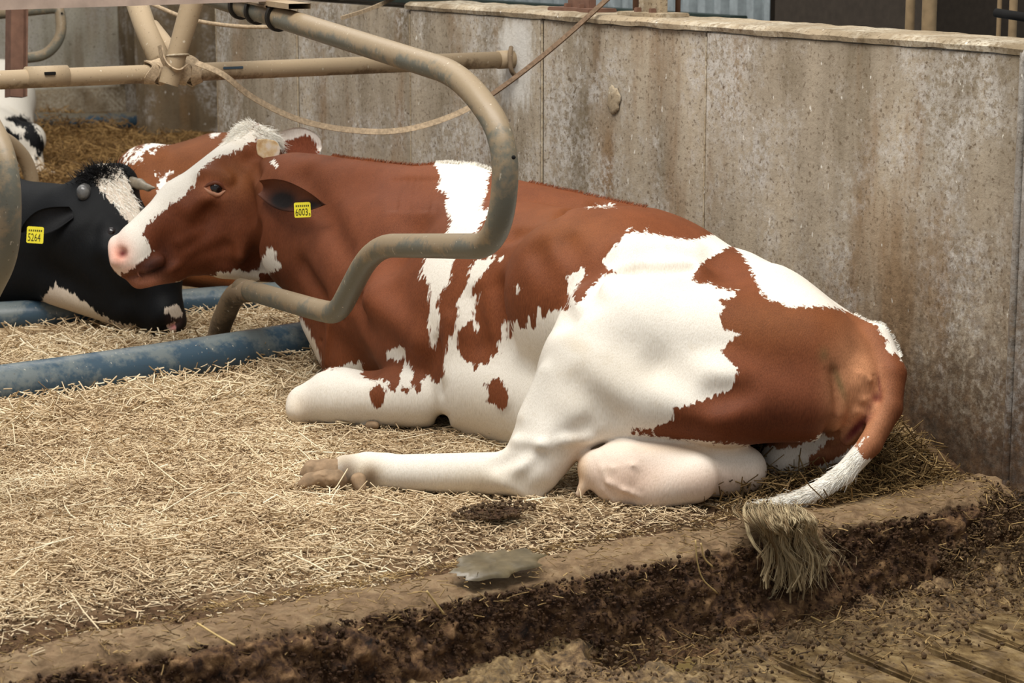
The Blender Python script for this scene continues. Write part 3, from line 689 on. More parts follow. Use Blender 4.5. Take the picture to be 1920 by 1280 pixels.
sp = [at(640, 34, 7.2), at(690, 18, 7.3), at(745, -6, 7.4)]; o = tube('strap_end', spline(sp, 20), 0, 'strap_web', None, flat=(.006, .012)); tag(o, 'short thin strap end running up to the top edge by the wall step', 'strap')
sp = [at(285, 8, 6.6), at(350, 34, 6.6), at(430, 48, 6.65), at(525, 50, 6.7), at(600, 40, 6.8)]; o = tube('thin_cord', spline(sp, 50), 0.006, 'strap_web'); tag(o, 'thin pale cord sagging behind the upper bar, left of the clamp', 'cord')
# flat top rail at the upper left
p0 = at(-40, -2, 5.2); p1 = at(570, -19, 5.9); V, Q = sweep([p0, p1], 0, flat=(0.05, 0.052)); 
o = mesh_np('top_rail', V, [q for q in Q if len(set(q)) == 4], 'plank', None, False); tag(o, 'pale greyish-pink square top rail crossing the upper left edge', 'rail')

# left-hand dividers and post
d2 = empty('cubicle_divider', onx(0, 560, 1.5)); tag(d2, 'rounded end of a grey divider at the left edge with a bolt hole', 'divider', 'cubicle dividers')
E2 = lambda u, v: onx(u, v, 1.5)
tube('loop_pipe', round_path([E2(-260, 60), E2(-70, 150), E2(14, 300), E2(16, 470), E2(-50, 600), E2(-260, 560)], [0, .12, .2, .2, .2, 0], 14), 0.0268, 'grey_pipe', d2, sides=28)
tube('bolt_hole', [E2(7, 331) - FW * 0.028, E2(7, 331) - FW * 0.026], 0.004, 'dark_gap', d2, sides=12)
d3 = empty('cubicle_divider', at(60, 345, 8.0)); tag(d3, 'tan arched divider pipe behind the left edge, before the far black and white cow', 'divider', 'cubicle dividers')
tube('loop_pipe', round_path([at(-40, 250, 7.8), at(10, 258, 7.9), at(52, 300, 8.0), at(66, 372, 8.05)], .16, 10), 0.026, 'rail_dust', d3, sides=20)
tube('inner_pipe', round_path([at(-30, 268, 7.8), at(0, 290, 7.9), at(30, 330, 8.0), at(40, 380, 8.1)], .12, 10), 0.018, 'grey_pipe', d3, sides=20)
ps2 = empty('steel_post', at(30, 180, 7.6)); tag(ps2, 'reddish-brown steel post crossing the rail at the upper left', 'post')
pb_ = at(30, 182, 7.6); pt_ = at(32, -20, 7.6); yv = np.array(pb_)
V, Q = sweep([pb_, pt_], 0, flat=(0.05, 0.03), up=(0, 1, 0)); mesh_np('web_plate', V, [q for q in Q if len(set(q)) == 4], 'rust_steel', ps2, False)
for sx in (-.026, .026): V, Q = sweep([pb_ + RT * sx, pt_ + RT * sx], 0, flat=(0.006, 0.055), up=(0, 1, 0)); mesh_np('flange', V, [q for q in Q if len(set(q)) == 4], 'rust_steel', ps2, False)
d4 = empty('cubicle_divider', at(60, 108, 9.0)); tag(d4, 'dark curved divider pipe beside the brown steel post, upper left', 'divider', 'cubicle dividers')
tube('loop_pipe', round_path([at(-40, 30, 9.0), at(112, 14, 9.0), at(116, 68, 9.0), at(88, 104, 9.0), at(20, 112, 9.0)], [0, .03, .05, .08, 0], 8), 0.0215, 'grey_pipe', d4, sides=20)
o = tube('bolt_hole', [at(116, 25, 8.976), at(116, 25, 8.979)], 0.0045, 'dark_gap', d4, sides=10)

# ------------------------------------------------------------------ main cow
def tail_tuft(parent, pts, n, L, mat, spread, width, grav, curl, name='tail_switch', seed=5):
    rg = np.random.default_rng(seed); P = spline(pts, 40); idx = rg.integers(0, len(P), n)
    roots = P[idx] + rg.normal(size=(n, 3)) * spread
    dirs = (np.gradient(P, axis=0)[idx]); dirs /= np.linalg.norm(dirs, axis=1)[:, None]
    return roots, dirs, rg

def main_cow():
    root = empty('cow', (2.2, 4.55, 0))
    tag(root, 'large red-brown and white cow lying in the straw, yellow tag 6003 in its ear', 'cow')
    a = at(1560, 640, 5.05); b = at(700, 500, 5.9); ax = b - a; ax[2] = 0; ax /= np.linalg.norm(ax); lat = np.array((-ax[1], ax[0], 0)); 
    ha = at(455, 300, 6.4) - at(240, 478, 6.25); ha[2] = 0; ha /= np.linalg.norm(ha); hl = np.array((-ha[1], ha[0], 0))
    Pm = [
     # trunk
     (765,545,5.93,192, 960,600,5.60,212, .06,.80), (960,600,5.58,218, 1200,612,5.3,214, .05,.92), (1200,612,5.3,214, 1420,645,5.1,150, .05,.92),
     (1420,655,5.1,148, 1585,708,5.02,96, .05,.95),
     (870,425,5.84,108, 1215,486,5.56,94, .03,.9), (880,400,5.85,88, 850,395,5.88,86, .03,.8),
     (1110,560,5.24,172, 1150,562,5.22,172, .035,.95),
     (925,724,5.45,113, 1100,770,5.2,100, .03,1.0),
     # neck, brisket
     (560,385,6.22,96, 800,420,5.90,106, .05,.66), (585,445,6.16,118, 775,540,5.93,186, .09,.74), (505,370,6.3,74, 620,430,6.14,112, .06,.66),
     (603,600,6.04,46, 655,690,5.90,56, .06,.6),
     # shoulder, elbow, near fore leg folded under
     (770,600,5.66,100, 792,715,5.55,70, .08,.8), (792,744,5.49,58, 630,742,5.55,53, .018), (630,742,5.55,53, 574,758,5.58,38, .012), (560,768,5.56,24, 560,768,5.56,24, .01),
     (590,796,5.60,15, 695,801,5.52,14, .008), (690,800,5.51,14, 706,797,5.50,12, .006),
     # near hind leg
     (1480,682,4.99,138, 1160,636,4.97,120, .045,.9), (1160,640,4.97,118, 1112,690,4.93,96, .04), (1112,690,4.93,96, 998,872,4.86,58, .03),
     (996,884,4.86,52, 1004,926,4.84,16, .02), (968,888,4.86,42, 720,885,4.95,33, .02), (722,883,4.95,34, 690,885,4.97,37, .012), (690,885,4.97,36, 648,882,4.99,30, .012),
     (1120,742,4.88,84, 1350,752,4.88,78, .05), (1350,752,4.88,80, 1520,762,4.90,66, .05),
     (828,788,5.25,12, 832,792,5.75,15, .015,1.0,'S'), (846,822,5.25,16, 850,826,5.85,22, .02,1.0,'S'), (872,846,5.25,12, 876,850,5.85,18, .02,1.0,'S'),
     # tendon, stifle and hip relief
     (1060,775,4.83,8, 985,880,4.795,7, .03),  
     (1185,520,5.03,40, 1290,520,5.0,36, .05),
     # udder and far thigh
     (1170,888,4.83,64, 1392,880,4.92,46, .012), (1118,880,4.83,36, 1160,885,4.83,54, .02), (1215,916,4.81,42, 1300,898,4.83,46, .02), (1095,908,4.82,11, 1086,926,4.82,8, .01),
     (1470,862,5.02,44, 1570,838,5.04,36, .03),
     # pelvis, pin bones, perineum
     (1480,588,5.12,54, 1632,662,5.02,50, .03), (1390,524,5.18,50, 1500,588,5.12,44, .03), (1600,720,4.93,48, 1612,760,4.93,36, .03), (1606,800,4.93,22, 1590,826,4.94,12, .015),
     # tail
     (1640,634,4.99,30, 1672,700,4.93,27, .015), (1672,700,4.93,27, 1667,765,4.90,25, .01), (1667,765,4.90,25, 1632,832,4.87,22, .008), (1632,832,4.87,22, 1580,890,4.84,20, .008),
     (1580,890,4.84,20, 1515,930,4.80,16, .008), (1515,930,4.80,16, 1455,945,4.78,11, .008), (1455,945,4.78,11, 1412,950,4.77,8, .008),
     # head
     (458,305,6.40,54, 345,385,6.33,48, .03,1.0,'U',hl), (345,385,6.33,48, 262,450,6.27,37, .03,1.0,'U',hl), (452,375,6.38,76, 470,420,6.37,74, .04,.8,'U',hl), (445,440,6.37,74, 318,478,6.31,44, .04,.72,'U',hl),
     (254,470,6.26,42, 246,482,6.255,41, .02), (262,492,6.26,36, 330,505,6.30,24, .02,.8,'U',hl), (262,520,6.26,22, 320,505,6.31,24, .012,.9,'U',hl), (470,262,6.42,34, 500,280,6.42,34, .03),
     (390,338,6.30,26, 420,330,6.32,26, .03), (500,505,6.36,24, 420,500,6.34,22, .03),
     (218,455,6.255,14, 226,492,6.25,14, .012), (385,392,6.29,12, 345,425,6.27,11, .05), (300,492,6.235,7, 262,515,6.22,7, .01), (420,452,6.31,10, 350,480,6.28,9, .04), (470,440,6.27,12, 455,480,6.28,12, .05),
     (490,345,6.24,22, 514,362,6.17,17, .02),
     # grooves: nostril, mouth, folds, flank, tail slit
     
     (404,352,6.262,7, 404,352,6.262,7, .01,1.0,'S'),
     
     (1180,838,4.75,5, 1420,846,4.79,4, .012,1.0,'S'), (1040,838,4.76,8, 1100,800,4.80,8, .03,1.0,'S'),
     
     (680,772,5.45,5, 600,784,5.49,5, .01,1.0,'S'),
    ]
    Dt = [(u1, v1, u2, v2, r, .006, 'U', .1) for (u1, v1, u2, v2, r) in ((1118,852,1128,880,3.5),(1128,880,1140,905,4),(1140,905,1168,918,4.5),(1168,918,1200,932,4),(1128,872,1150,878,3),(1150,878,1185,870,3),(1185,870,1206,882,3),(1206,882,1200,912,2.5),(1200,912,1196,945,3),(1182,842,1198,868,2.5),(1132,918,1150,938,4),(1150,938,1180,945,3.5),(1150,905,1196,928,3))]
    Dt += [(966,827,1011,836,5,.02,'U',-.2), (1011,836,1056,826,5,.02,'U',-.2), (1056,826,1104,822,5,.02,'U',-.3), (1240,690,1340,742,16,.06,'S',.75), (1340,742,1400,735,12,.05,'S',.75), (1080,720,1150,790,14,.06,'S',.8),
      (1020,700,985,780,8,.04,'U',-.3), (950,905,985,925,7,.02,'U',-.2), (930,870,985,845,9,.03,'S',.6), (1010,860,980,900,8,.03,'S',.7),
      (640,600,636,688,5,.012,'S',.2), (618,606,612,680,6,.015,'U',-.3), (600,640,606,692,5,.01,'S',.3), (662,560,690,690,14,.05,'S',.8),
      (818,640,824,735,7,.02,'S',.4), (826,735,836,800,11,.02,'S',.3), (836,790,850,822,13,.02,'S',.2), (845,600,838,700,8,.03,'U',-.4), (730,470,760,420,30,.08,'S',.85), (700,560,790,640,14,.06,'U',-.4), (1070,592,1098,548,8,.02,'S',.35), (1098,548,1138,514,8,.02,'S',.35), (1138,514,1200,504,6,.02,'S',.75), (1200,504,1290,502,5,.02,'S',.8),
      (880,560,900,640,10,.05,'S',.8), (930,540,945,640,10,.05,'S',.8), (1000,470,1060,600,10,.05,'S',.8), (1060,450,1110,560,10,.05,'S',.85),
      (1180,470,1290,480,22,.05,'U',-.5), (1130,520,1290,505,6,.03,'S',.6), (1440,480,1520,590,14,.05,'S',.8), (1566,700,1574,765,8,.02,'S',.5), (960,438,1040,404,13,.03,'S',.55), (1040,404,1125,382,13,.03,'S',.55), (1125,382,1215,384,10,.03,'S',.6),
      (1560,800,1530,838,8,.03,'S',.6),
      (1612,700,1632,712,4,.01,'U',0), (1638,705,1652,735,3,.006,'S',0), (1640,742,1648,750,5,.01,'S',0), (1620,750,1636,742,5,.012,'U',0), (1632,762,1622,782,9,.012,'U',0), (1622,782,1590,822,3.5,.006,'S',0), (1604,772,1580,820,8,.012,'U',0),
      (228,474,218,470,11,.012,'S',-.1), (231,478,220,472,8,.008,'S',-.9), (212,462,216,490,9,.015,'U',-.3), (236,519,268,513,4,.006,'S',-.3), (268,513,308,500,4,.01,'S',0), (275,500,300,486,8,.02,'U',-.2),
      (385,372,352,392,10,.04,'U',-.4), (377,430,337,453,7,.025,'U',-.3), (363,478,318,508,6,.02,'U',-.2), (395,400,380,425,9,.04,'S',.7), (420,462,350,492,7,.03,'S',.6), (455,340,470,400,12,.05,'S',.7), (430,300,452,318,12,.04,'S',.7),
      (480,430,478,500,10,.04,'S',.6), (380,326,428,336,8,.02,'U',-.1), (470,296,480,330,9,.03,'S',.4), (560,500,600,560,12,.05,'S',.8), (560,330,640,470,14,.06,'S',.85)]
    for i in range(8): Dt.append((738 + i * 12, 336, 730 + i * 12, 392, 3.2, .012, 'S', .55))
    # coat pattern, traced patch by patch
    Z5 = lambda p: Z(1040, 360, 2.56, p); Z3 = lambda p: Z(480, 240, 2.667, p); Z4 = lambda p: Z(520, 560, 2.909, p); Z2 = lambda p: Z(180, 200, 3.556, p); Z6 = lambda p: Z(1060, 700, 2.8235, p)
    big = Z5([(110,535),(150,490),(200,430),(240,395),(290,386),(245,365),(235,330),(245,300),(275,270),(310,240),(330,205),(385,188),(450,198),(500,203),(530,215),(600,225),(680,228),(730,210),(790,200),(850,205),(880,220),
        (960,200),(1130,330),(1250,400),(1400,480),(1520,540),(1620,640),(1680,720),(1720,860),(1690,850),(1660,790),(1610,765),(1585,760),(1590,710),(1560,660),(1520,625),(1470,600),(1440,580),(1330,552),(1200,550),(1140,555),(1100,540),(1040,515),(990,485),
        (975,450),(955,410),(940,370),(915,320),(885,290),(860,255),(840,262),(800,285),(760,310),(715,335),(690,350),(685,380),(660,410),(670,425),(700,437),(740,435),(780,460),(830,470),(875,475),(865,500),(820,510),(795,520),(815,545),(795,600),(810,655),
        (850,665),(885,685),(850,700),(820,735),(805,760),(830,800),(870,830),(885,860),(870,890),(850,935),(800,960),(740,990),(680,1010),(640,1025),(560,1025),(570,1070),(570,1090),(540,1105),(490,1120),(470,1140),(440,1135),(365,1135),(370,1160)])
    big += Z6([(460,326),(560,345),(700,358),(900,375),(960,382),(1060,388),(1160,402),(1230,378),(1300,360),(1360,320),(1420,340),(1330,410),(1280,450),(1270,530),(1050,700),(500,780),(-200,760)])
    big += Z4([(1500,1400),(-100,1300),(-100,700),(0,500),(200,400),(390,355),(440,340),(460,350),(465,420),(490,430),(510,450),(560,440),(600,450),(620,505),(650,500),(665,475),(690,500),(720,515),(735,470),(760,505),(780,490),(790,440),(820,415),(840,440),(850,465),(885,460),(905,400)])
    big += Z3([(930,1230),(935,1180),(945,1150),(960,1090),(990,1010),(1010,940),(1000,910),(1005,880),(1025,830),(1070,740),(1060,730),(1060,710),(1110,645),(1140,665),(1190,630),(1195,640),(1150,710),(1110,760),(1080,800),(1075,850),(1115,820),(1100,880),(1085,960),(1060,970),(1015,1010),(1010,1050),(1005,1100),(1020,1120),(1040,1160),(1070,1170),(1095,1215),(1125,1170),(1150,1190),(1170,1150),(1215,1120),(1210,1080),(1230,1060),(1228,1000),(1240,950),(1260,970),(1265,1050),(1280,1045),(1285,970),(1300,965),(1320,1000),(1350,1000),(1370,940),(1380,1020),(1400,990),(1415,895),(1425,910),(1440,950),(1490,905),(1540,910),(1600,880),(1640,850)])
    white = [big,
        Z4([(590,300),(640,265),(690,265),(700,290),(690,320),(650,350),(630,330),(600,325)]), Z4([(700,340),(715,340),(735,400),(725,450),(730,480),(700,490),(665,480),(675,400)]),
        Z3([(845,650),(830,690),(815,755),(835,735),(855,760),(865,830),(865,880),(860,960),(872,1050),(880,1125),(890,1110),(912,1030),(915,960),(905,890),(930,830),(950,790),(978,735),(970,700),(985,650),(1080,530),(1110,510),(1150,450),(1170,405),(1120,410),(1135,370),(1160,300),(1165,230),(1200,210),(1220,140),(890,120),(890,185),(905,195),(920,250),(905,300),(930,325),(955,330),(950,400),(975,470),(955,520),(900,560)]),
        Z3([(1550,800),(1560,740),(1600,715),(1645,700),(1650,725),(1620,760),(1590,820),(1580,840),(1610,880),(1570,900),(1565,830)]), Z3([(1296,790),(1312,775),(1320,800),(1308,825)]), Z3([(1085,985),(1100,965),(1108,1000),(1092,1020)]), Z3([(1215,660),(1235,640),(1232,650),(1218,668)]),
        Z5([(150,72),(200,62),(290,60),(290,66),(190,74)]), Z5([(340,185),(365,172),(350,190)]), Z5([(425,182),(450,167),(440,184)]),
        Z2([(380,960),(330,1010),(290,1040),(240,1090),(150,1120),(20,1000),(0,850),(500,200),(860,40),(1150,20),(1240,180),(1268,235),(1265,280),(1190,270),(1170,230),(1130,210),(1050,230),(1000,250),(960,290),(910,310),(850,320),(790,345),(740,380),(700,420),(680,470),(640,540),(590,590),(530,625),(480,670),(420,710),(370,760),(330,810),(315,860),(330,890),(360,930)]),
        Z2([(1155,925),(1200,970),(1200,1020),(1235,1060),(1180,1110),(1090,1115),(1080,1180),(970,1260),(700,1260),(540,1165),(700,1160),(840,1105),(960,1090),(1080,1095),(1110,1020)]),
        Z2([(1170,370),(1190,360),(1212,395),(1200,402)]),
        Z3([(185,920),(240,970),(300,1080),(325,1150),(320,1190),(250,1120),(190,1020)]),
        Z6([(1600,330),(1545,400),(1570,460),(1620,450),(1680,600),(1300,800),(800,760),(860,640),(1200,560),(1400,470)])]
    holes = [Z4([(500,510),(520,485),(560,470),(590,490),(590,540),(570,590),(530,602),(510,560)]), Z4([(1130,465),(1190,430),(1230,450),(1250,490),(1265,530),(1250,590),(1200,610),(1185,575),(1140,565),(1150,520)]),
             Z2([(990,85),(1060,85),(1120,150),(1140,190),(1080,175),(1020,125)])]
    def coat(P):
        u, v, d = project(P); w = poly_sd(u, v, white, holes)
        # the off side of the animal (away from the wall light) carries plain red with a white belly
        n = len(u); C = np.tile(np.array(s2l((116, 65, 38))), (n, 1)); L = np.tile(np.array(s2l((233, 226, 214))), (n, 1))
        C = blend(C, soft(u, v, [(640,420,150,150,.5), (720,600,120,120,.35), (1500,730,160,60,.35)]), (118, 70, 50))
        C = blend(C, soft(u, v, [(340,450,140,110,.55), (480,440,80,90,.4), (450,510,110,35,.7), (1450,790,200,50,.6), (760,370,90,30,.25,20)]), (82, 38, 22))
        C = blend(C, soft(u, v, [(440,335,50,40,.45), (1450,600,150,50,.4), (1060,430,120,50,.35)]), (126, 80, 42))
        C = blend(C, soft(u, v, [(280,500,34,20,.9,-15), (305,480,22,30,.6), (300,520,22,12,.5), (520,370,26,22,.5)]), (46, 24, 20))
        C = blend(C, soft(u, v, [(400,350,27,15,.75,10), (405,366,26,8,.5)]), (196, 128, 96))
        C = blend(C, soft(u, v, [(1610,735,44,88,1.6,-6), (1588,810,34,36,1.2), (1500,845,110,14,.5)]).clip(0, 1), (196, 138, 100))
        C = blend(C, soft(u, v, [(1604,806,7,30,1.0,40), (1643,745,9,9,.7)]), (128, 62, 64)); C = blend(C, soft(u, v, [(1575,720,7,34,.7,-20), (1545,665,10,14,.4)]), (92, 88, 54))
        C = blend(C, soft(u, v, [(275,528,30,14,.9)]), (206, 142, 118))
        C = blend(C, soft(u, v, [(1649,724,3,24,.7,-8), (1606,803,7,34,1.0,48), (1630,762,5,12,.6,30)]), (112, 50, 48)); C = blend(C, soft(u, v, [(286,508,26,3.5,.8,-20)]), (34, 16, 15))
        L = blend(L, soft(u, v, [(222,478,26,30,1.0), (240,505,26,14,.6)]), (236, 172, 150)); L = blend(L, soft(u, v, [(230,475,9,8,1.0)]), (110, 42, 42)); L = blend(L, soft(u, v, [(256,516,20,3,.7,-8)]), (120, 70, 64))
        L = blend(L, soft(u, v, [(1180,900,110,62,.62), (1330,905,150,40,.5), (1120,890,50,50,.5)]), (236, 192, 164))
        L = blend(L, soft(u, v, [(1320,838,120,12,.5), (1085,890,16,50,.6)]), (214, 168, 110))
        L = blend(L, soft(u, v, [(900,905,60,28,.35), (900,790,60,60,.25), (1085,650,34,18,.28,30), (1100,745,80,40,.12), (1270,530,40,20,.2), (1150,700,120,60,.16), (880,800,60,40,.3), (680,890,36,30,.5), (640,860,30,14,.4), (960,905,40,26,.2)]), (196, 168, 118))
        L = blend(L, soft(u, v, [(695,892,20,22,.9), (660,905,34,18,.8), (650,880,22,26,.8), (1235 / 1.0, 640, 1, 1, 0), (945,762,14,14,.6)]), (120, 96, 70))
        L = blend(L, soft(u, v, [(555,765,24,30,.35), (420,520,120,18,.45), (590,640,20,40,.5)]), (206, 178, 140))
        L = blend(L, soft(u, v, [(475,236,50,20,.25)]), (220, 190, 160))
        return {'white': ('FLOAT', w), 'coat': ('FLOAT_COLOR', C), 'coat_light': ('FLOAT_COLOR', L)}
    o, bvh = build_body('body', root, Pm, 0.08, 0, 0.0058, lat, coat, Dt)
    def P_(u, v, lift=0.0):
        p, n = hit(bvh, u, v); return p - ray(u, v) / np.linalg.norm(ray(u, v)) * lift, n

    # eye with lids
    c, n = P_(403, 353); 
    bm = bmesh.new(); bmesh.ops.create_uvsphere(bm, u_segments=24, v_segments=14, radius=0.0235)
    for v in bm.verts: v.co += Vector(c + ray(403, 353) * 0.012)
    eye = from_bm('eye', bm, 'eye_wet', root, True)
    for nm, dv, arc, mt in (('upper_lid', 8, 1, 'lid_brown'), ('lower_lid', -7.5, -1, 'lid_pale')):
        P = []
        for t in np.linspace(-1, 1, 15):
            uu = 403 + 20 * t; vv = 354 - arc * abs(dv) * (1 - t * t) * 1.3 + 2.5 * t
            q, _ = P_(uu, vv); q2 = c + ray(403, 353) * 0.012; r_ = q - q2; P.append(q2 + r_ / np.linalg.norm(r_) * max(0.025, np.linalg.norm(r_)))
        tube(nm, P, [0.002 + .0042 * (1 - t * t) for t in np.linspace(-1, 1, 15)], mt, root, sides=10)
    # horn stub
    c, n = P_(505, 278); S = Solid(c - .07, c + .07, 0.003)
    S.add(at(508, 282, 6.37), at(492, 276, 6.33), .030, .0285, .004); S.add(at(492, 276, 6.33), at(490, 275, 6.30), .0285, .021, .008); S.add(at(515, 295, 6.35), at(519, 297, 6.34), .009, .006, .01)
    S.add(at(506, 290, 6.295), at(506, 290, 6.295), .012, .012, .006, None, 1, True)
    p, q = S.mesh(1); mesh_np('horn', p, q, 'horn_cream', root)

    # ears: cupped leaf shapes
    def ear(name, base, tip, upv, nrm, width, depth, mat, attrs=None, prof=None):
        base, tip, upv, nrm = [np.array(x, float) for x in (base, tip, upv, nrm)]; L = tip - base; V = []; nu, nv = 26, 17; bend = 0.03 if mat is None else 0
        upv = upv - L * (upv @ L) / (L @ L); upv /= np.linalg.norm(upv); nrm = np.cross(L, upv); nrm /= np.linalg.norm(nrm)
        if nrm @ FW > 0: nrm = -nrm
        for side in (0, 1):
            for i in range(nu):
                t = i / (nu - 1); w = width * (prof(t) if prof else (0.42 + 0.58 * math.sin(min(1, t * 1.55) * math.pi / 2)) * (1 - t ** 3.2) ** 0.75)
                for j in range(nv):
                    s = j / (nv - 1) * 2 - 1
                    dp = depth * (s * s - 0.35) * (1 - t * 0.55) - side * 0.006 * (1 - s * s * .9)
                    V.append(base + L * t + upv * w * s + nrm * (dp + bend * math.sin(t * 2.6)))
        Q = []; m_ = nu * nv
        for i in range(nu - 1):
            for j in range(nv - 1):
                a_ = i * nv + j; Q.append((a_, a_ + 1, a_ + nv + 1, a_ + nv)); Q.append((m_ + a_, m_ + a_ + nv, m_ + a_ + nv + 1, m_ + a_ + 1))
        for i in range(nu - 1):
            for j in (0, nv - 1): a_ = i * nv + j; Q.append((a_, a_ + nv, m_ + a_ + nv, m_ + a_))
        for j in range(nv - 1):
            a_ = (nu - 1) * nv + j; Q.append((a_, a_ + 1, m_ + a_ + 1, m_ + a_))
        return V, Q
    b0 = at(490, 352, 6.20); t0_ = at(617, 384, 5.95)
    V, Q = ear('ear', b0, t0_, UP, None, 0.046, 0.017, None); V = np.array(V)
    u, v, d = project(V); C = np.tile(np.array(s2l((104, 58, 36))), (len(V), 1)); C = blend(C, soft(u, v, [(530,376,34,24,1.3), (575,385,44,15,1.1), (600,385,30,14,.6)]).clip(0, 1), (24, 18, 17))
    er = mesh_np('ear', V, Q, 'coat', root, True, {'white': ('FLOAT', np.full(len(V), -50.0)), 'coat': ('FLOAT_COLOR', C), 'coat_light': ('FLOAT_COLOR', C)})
    er['label'] = 'drooping near ear, dark inside'
    # far ear, white edged
    V, Q = ear('ear', at(522, 262, 6.50), at(603, 276, 6.56), UP * .9 + RT * -.1, None, 0.048, 0.014, 1, prof=lambda t: (0.5 + .5 * math.sin(min(1, t * 1.7) * math.pi / 2)) * (1 - t ** 5) ** .6); V = np.array(V)
    u, v, d = project(V); red = poly_sd(u, v, [[(530,268),(548,262),(570,252),(588,256),(596,272),(598,300),(560,310),(528,300)]])
    C = np.tile(np.array(s2l((122, 66, 44))), (len(V), 1)); L = np.tile(np.array(s2l((236, 226, 216))), (len(V), 1))
    e2 = mesh_np('ear', V, Q, 'coat', root, True, {'white': ('FLOAT', -red), 'coat': ('FLOAT_COLOR', C), 'coat_light': ('FLOAT_COLOR', L)})
    e2['label'] = 'white-edged far ear standing behind the poll'
    # numbered ear tag
    tg = ear_tag(root, er, (567, 392), 31, 31, 5.955, '6003', -3)
    # poll hair, back crest, coat fringe
    rg = np.random.default_rng(11); R = []; Dr = []; Ln = []
    for cu, cv, su, sv, du, dv_, n_, L_ in ((445,240,13,8,-1.0,.5,1100,.017), (466,232,14,6,-.6,.0,420,.02), (498,244,12,9,.8,.8,620,.028), (514,262,8,7,.6,1.0,260,.024)):
        k = 0
        while k < n_:
            uu = rg.normal(cu, su); vv = rg.normal(cv, sv); p, nn = hit(bvh, uu, vv)
            if p is None: 
                vv += 14; p, nn = hit(bvh, uu, vv)
                if p is None: k += 1; continue
            R.append(p); Dr.append(RT * (du + rg.normal() * .35) - UP * (dv_ + rg.normal() * .35) + nn * .35); Ln.append(L_ * rg.uniform(.6, 1.25)); k += 1
    strands('poll_hair', R, Dr, Ln, 0.0008, 'hair_white', root, grav=.5, curl=1.3, seg=6, rng=rg)
    # short upright hair on the crest of neck, withers and back
    R = []; Dr = []; Ln = []; T = []
    def fringe(pts, n_, L_, tone, dirr):
        pts = np.array(pts, float)
        for _ in range(n_):
            i = rg.integers(0, len(pts) - 1); t = rg.random(); uu, vv = pts[i] * (1 - t) + pts[i + 1] * t
            for s in range(60):
                p, nn = hit(bvh, uu, vv - 20 + s)
                if p is not None: break
            if p is None: continue
            R.append(p - nn * .001); Dr.append(nn * .5 + RT * (dirr + rg.normal() * .2) + UP * (.8 + rg.normal() * .2)); Ln.append(L_ * rg.uniform(.5, 1.2)); T.append(tone)
    fringe([(620,297),(700,312),(812,312)], 900, .010, 0, .6); fringe([(990,330),(1100,352),(1210,382)], 700, .010, 0, .8)
    strands('crest_hair', R, Dr, Ln, 0.0008, 'hair_red', root, grav=.3, curl=.3, seg=3, rng=rg)
    R = []; Dr = []; Ln = []; T = []
    fringe([(815,305),(860,300),(925,312)], 700, .011, 1, .5); fringe([(1600,575),(1640,610),(1680,660),(1688,690)], 420, .008, 1, 1.2)
    strands('crest_hair', R, Dr, Ln, 0.0009, 'hair_white', root, grav=.3, curl=.3, seg=3, rng=rg)
    # tail switch over the kerb edge
    R = []; Dr = []; Ln = []; T = []
    pts = []
    for lock in range(64):
        f = rg.random(); bu = 1412 + 66 * f + rg.normal() * 12; bv = 952 + 12 * f + rg.normal() * 5
        eu = 1446 + 92 * f + rg.normal() * 14; ev = 1058 + 44 * math.sin(f * 3.1) + rg.normal() * 20
        if rg.random() < .25: ev -= 50
        p0 = onz(bu, bv - 6, 0.02 + rg.random() * .012); p1 = onz(bu * .6 + eu * .4 + rg.normal() * 8, 978 + rg.normal() * 7, 0.02 + rg.random() * .03); yk = 3.468 + rg.normal() * .012
        p2 = ony(bu * .25 + eu * .75 + rg.normal() * 8, 1020 + rg.normal() * 8, yk); p2b = ony(eu + rg.normal() * 8, (1020 + ev) / 2, yk - .008); p3 = ony(eu + rg.normal() * 9, ev, yk - .012 + rg.normal() * .006)
        base = spline([p0, p1, p2, p2b, p3], 13); ph = rg.uniform(0, 6); wv = np.sin(np.linspace(0, 1, 13) * rg.uniform(5, 11) + ph)[:, None] * .0065 * np.linspace(.2, 1, 13)[:, None]; base = base + RT * wv
        nh = rg.integers(8, 26); tl = rg.normal(.52, .3)
        for h in range(nh):
            of = rg.normal(size=3) * .0042; sc_ = np.linspace(1.3, .18, 13)[:, None] * (1 + .25 * rg.normal()); q = base + of * sc_ + rg.normal(size=(13, 3)) * .0005
            if rg.random() < .15: q = q + RT * (np.linspace(0, 1, 13) ** 2)[:, None] * (rg.normal() * .02 + .012)
            pts.append(q); T.append(np.clip(rg.normal(tl, .16), 0, 1))
    V = []; 
    for q in pts:
        for i, p in enumerate(q):
            w = .0009 * (1 - .6 * i / 12); V += [p + RT * w, p - RT * w * .5 + FW * w * .87, p - RT * w * .5 - FW * w * .87]
    V = np.array(V); n = len(pts); base = (np.arange(n) * 39)[:, None, None]; q = np.array([[k * 3 + j, k * 3 + (j + 1) % 3, k * 3 + 3 + (j + 1) % 3, k * 3 + 3 + j] for k in range(12) for j in range(3)])
    mesh_np('tail_switch', V, (base + q[None]).reshape(-1, 4), 'hair_switch', root, True, {'tone': ('FLOAT', np.repeat(T, 39))})
    # long hair lying along the white end of the tail
    R = []; Dr = []; tp = [(1612,858),(1580,890),(1540,916),(1500,934),(1455,945),(1420,950)]
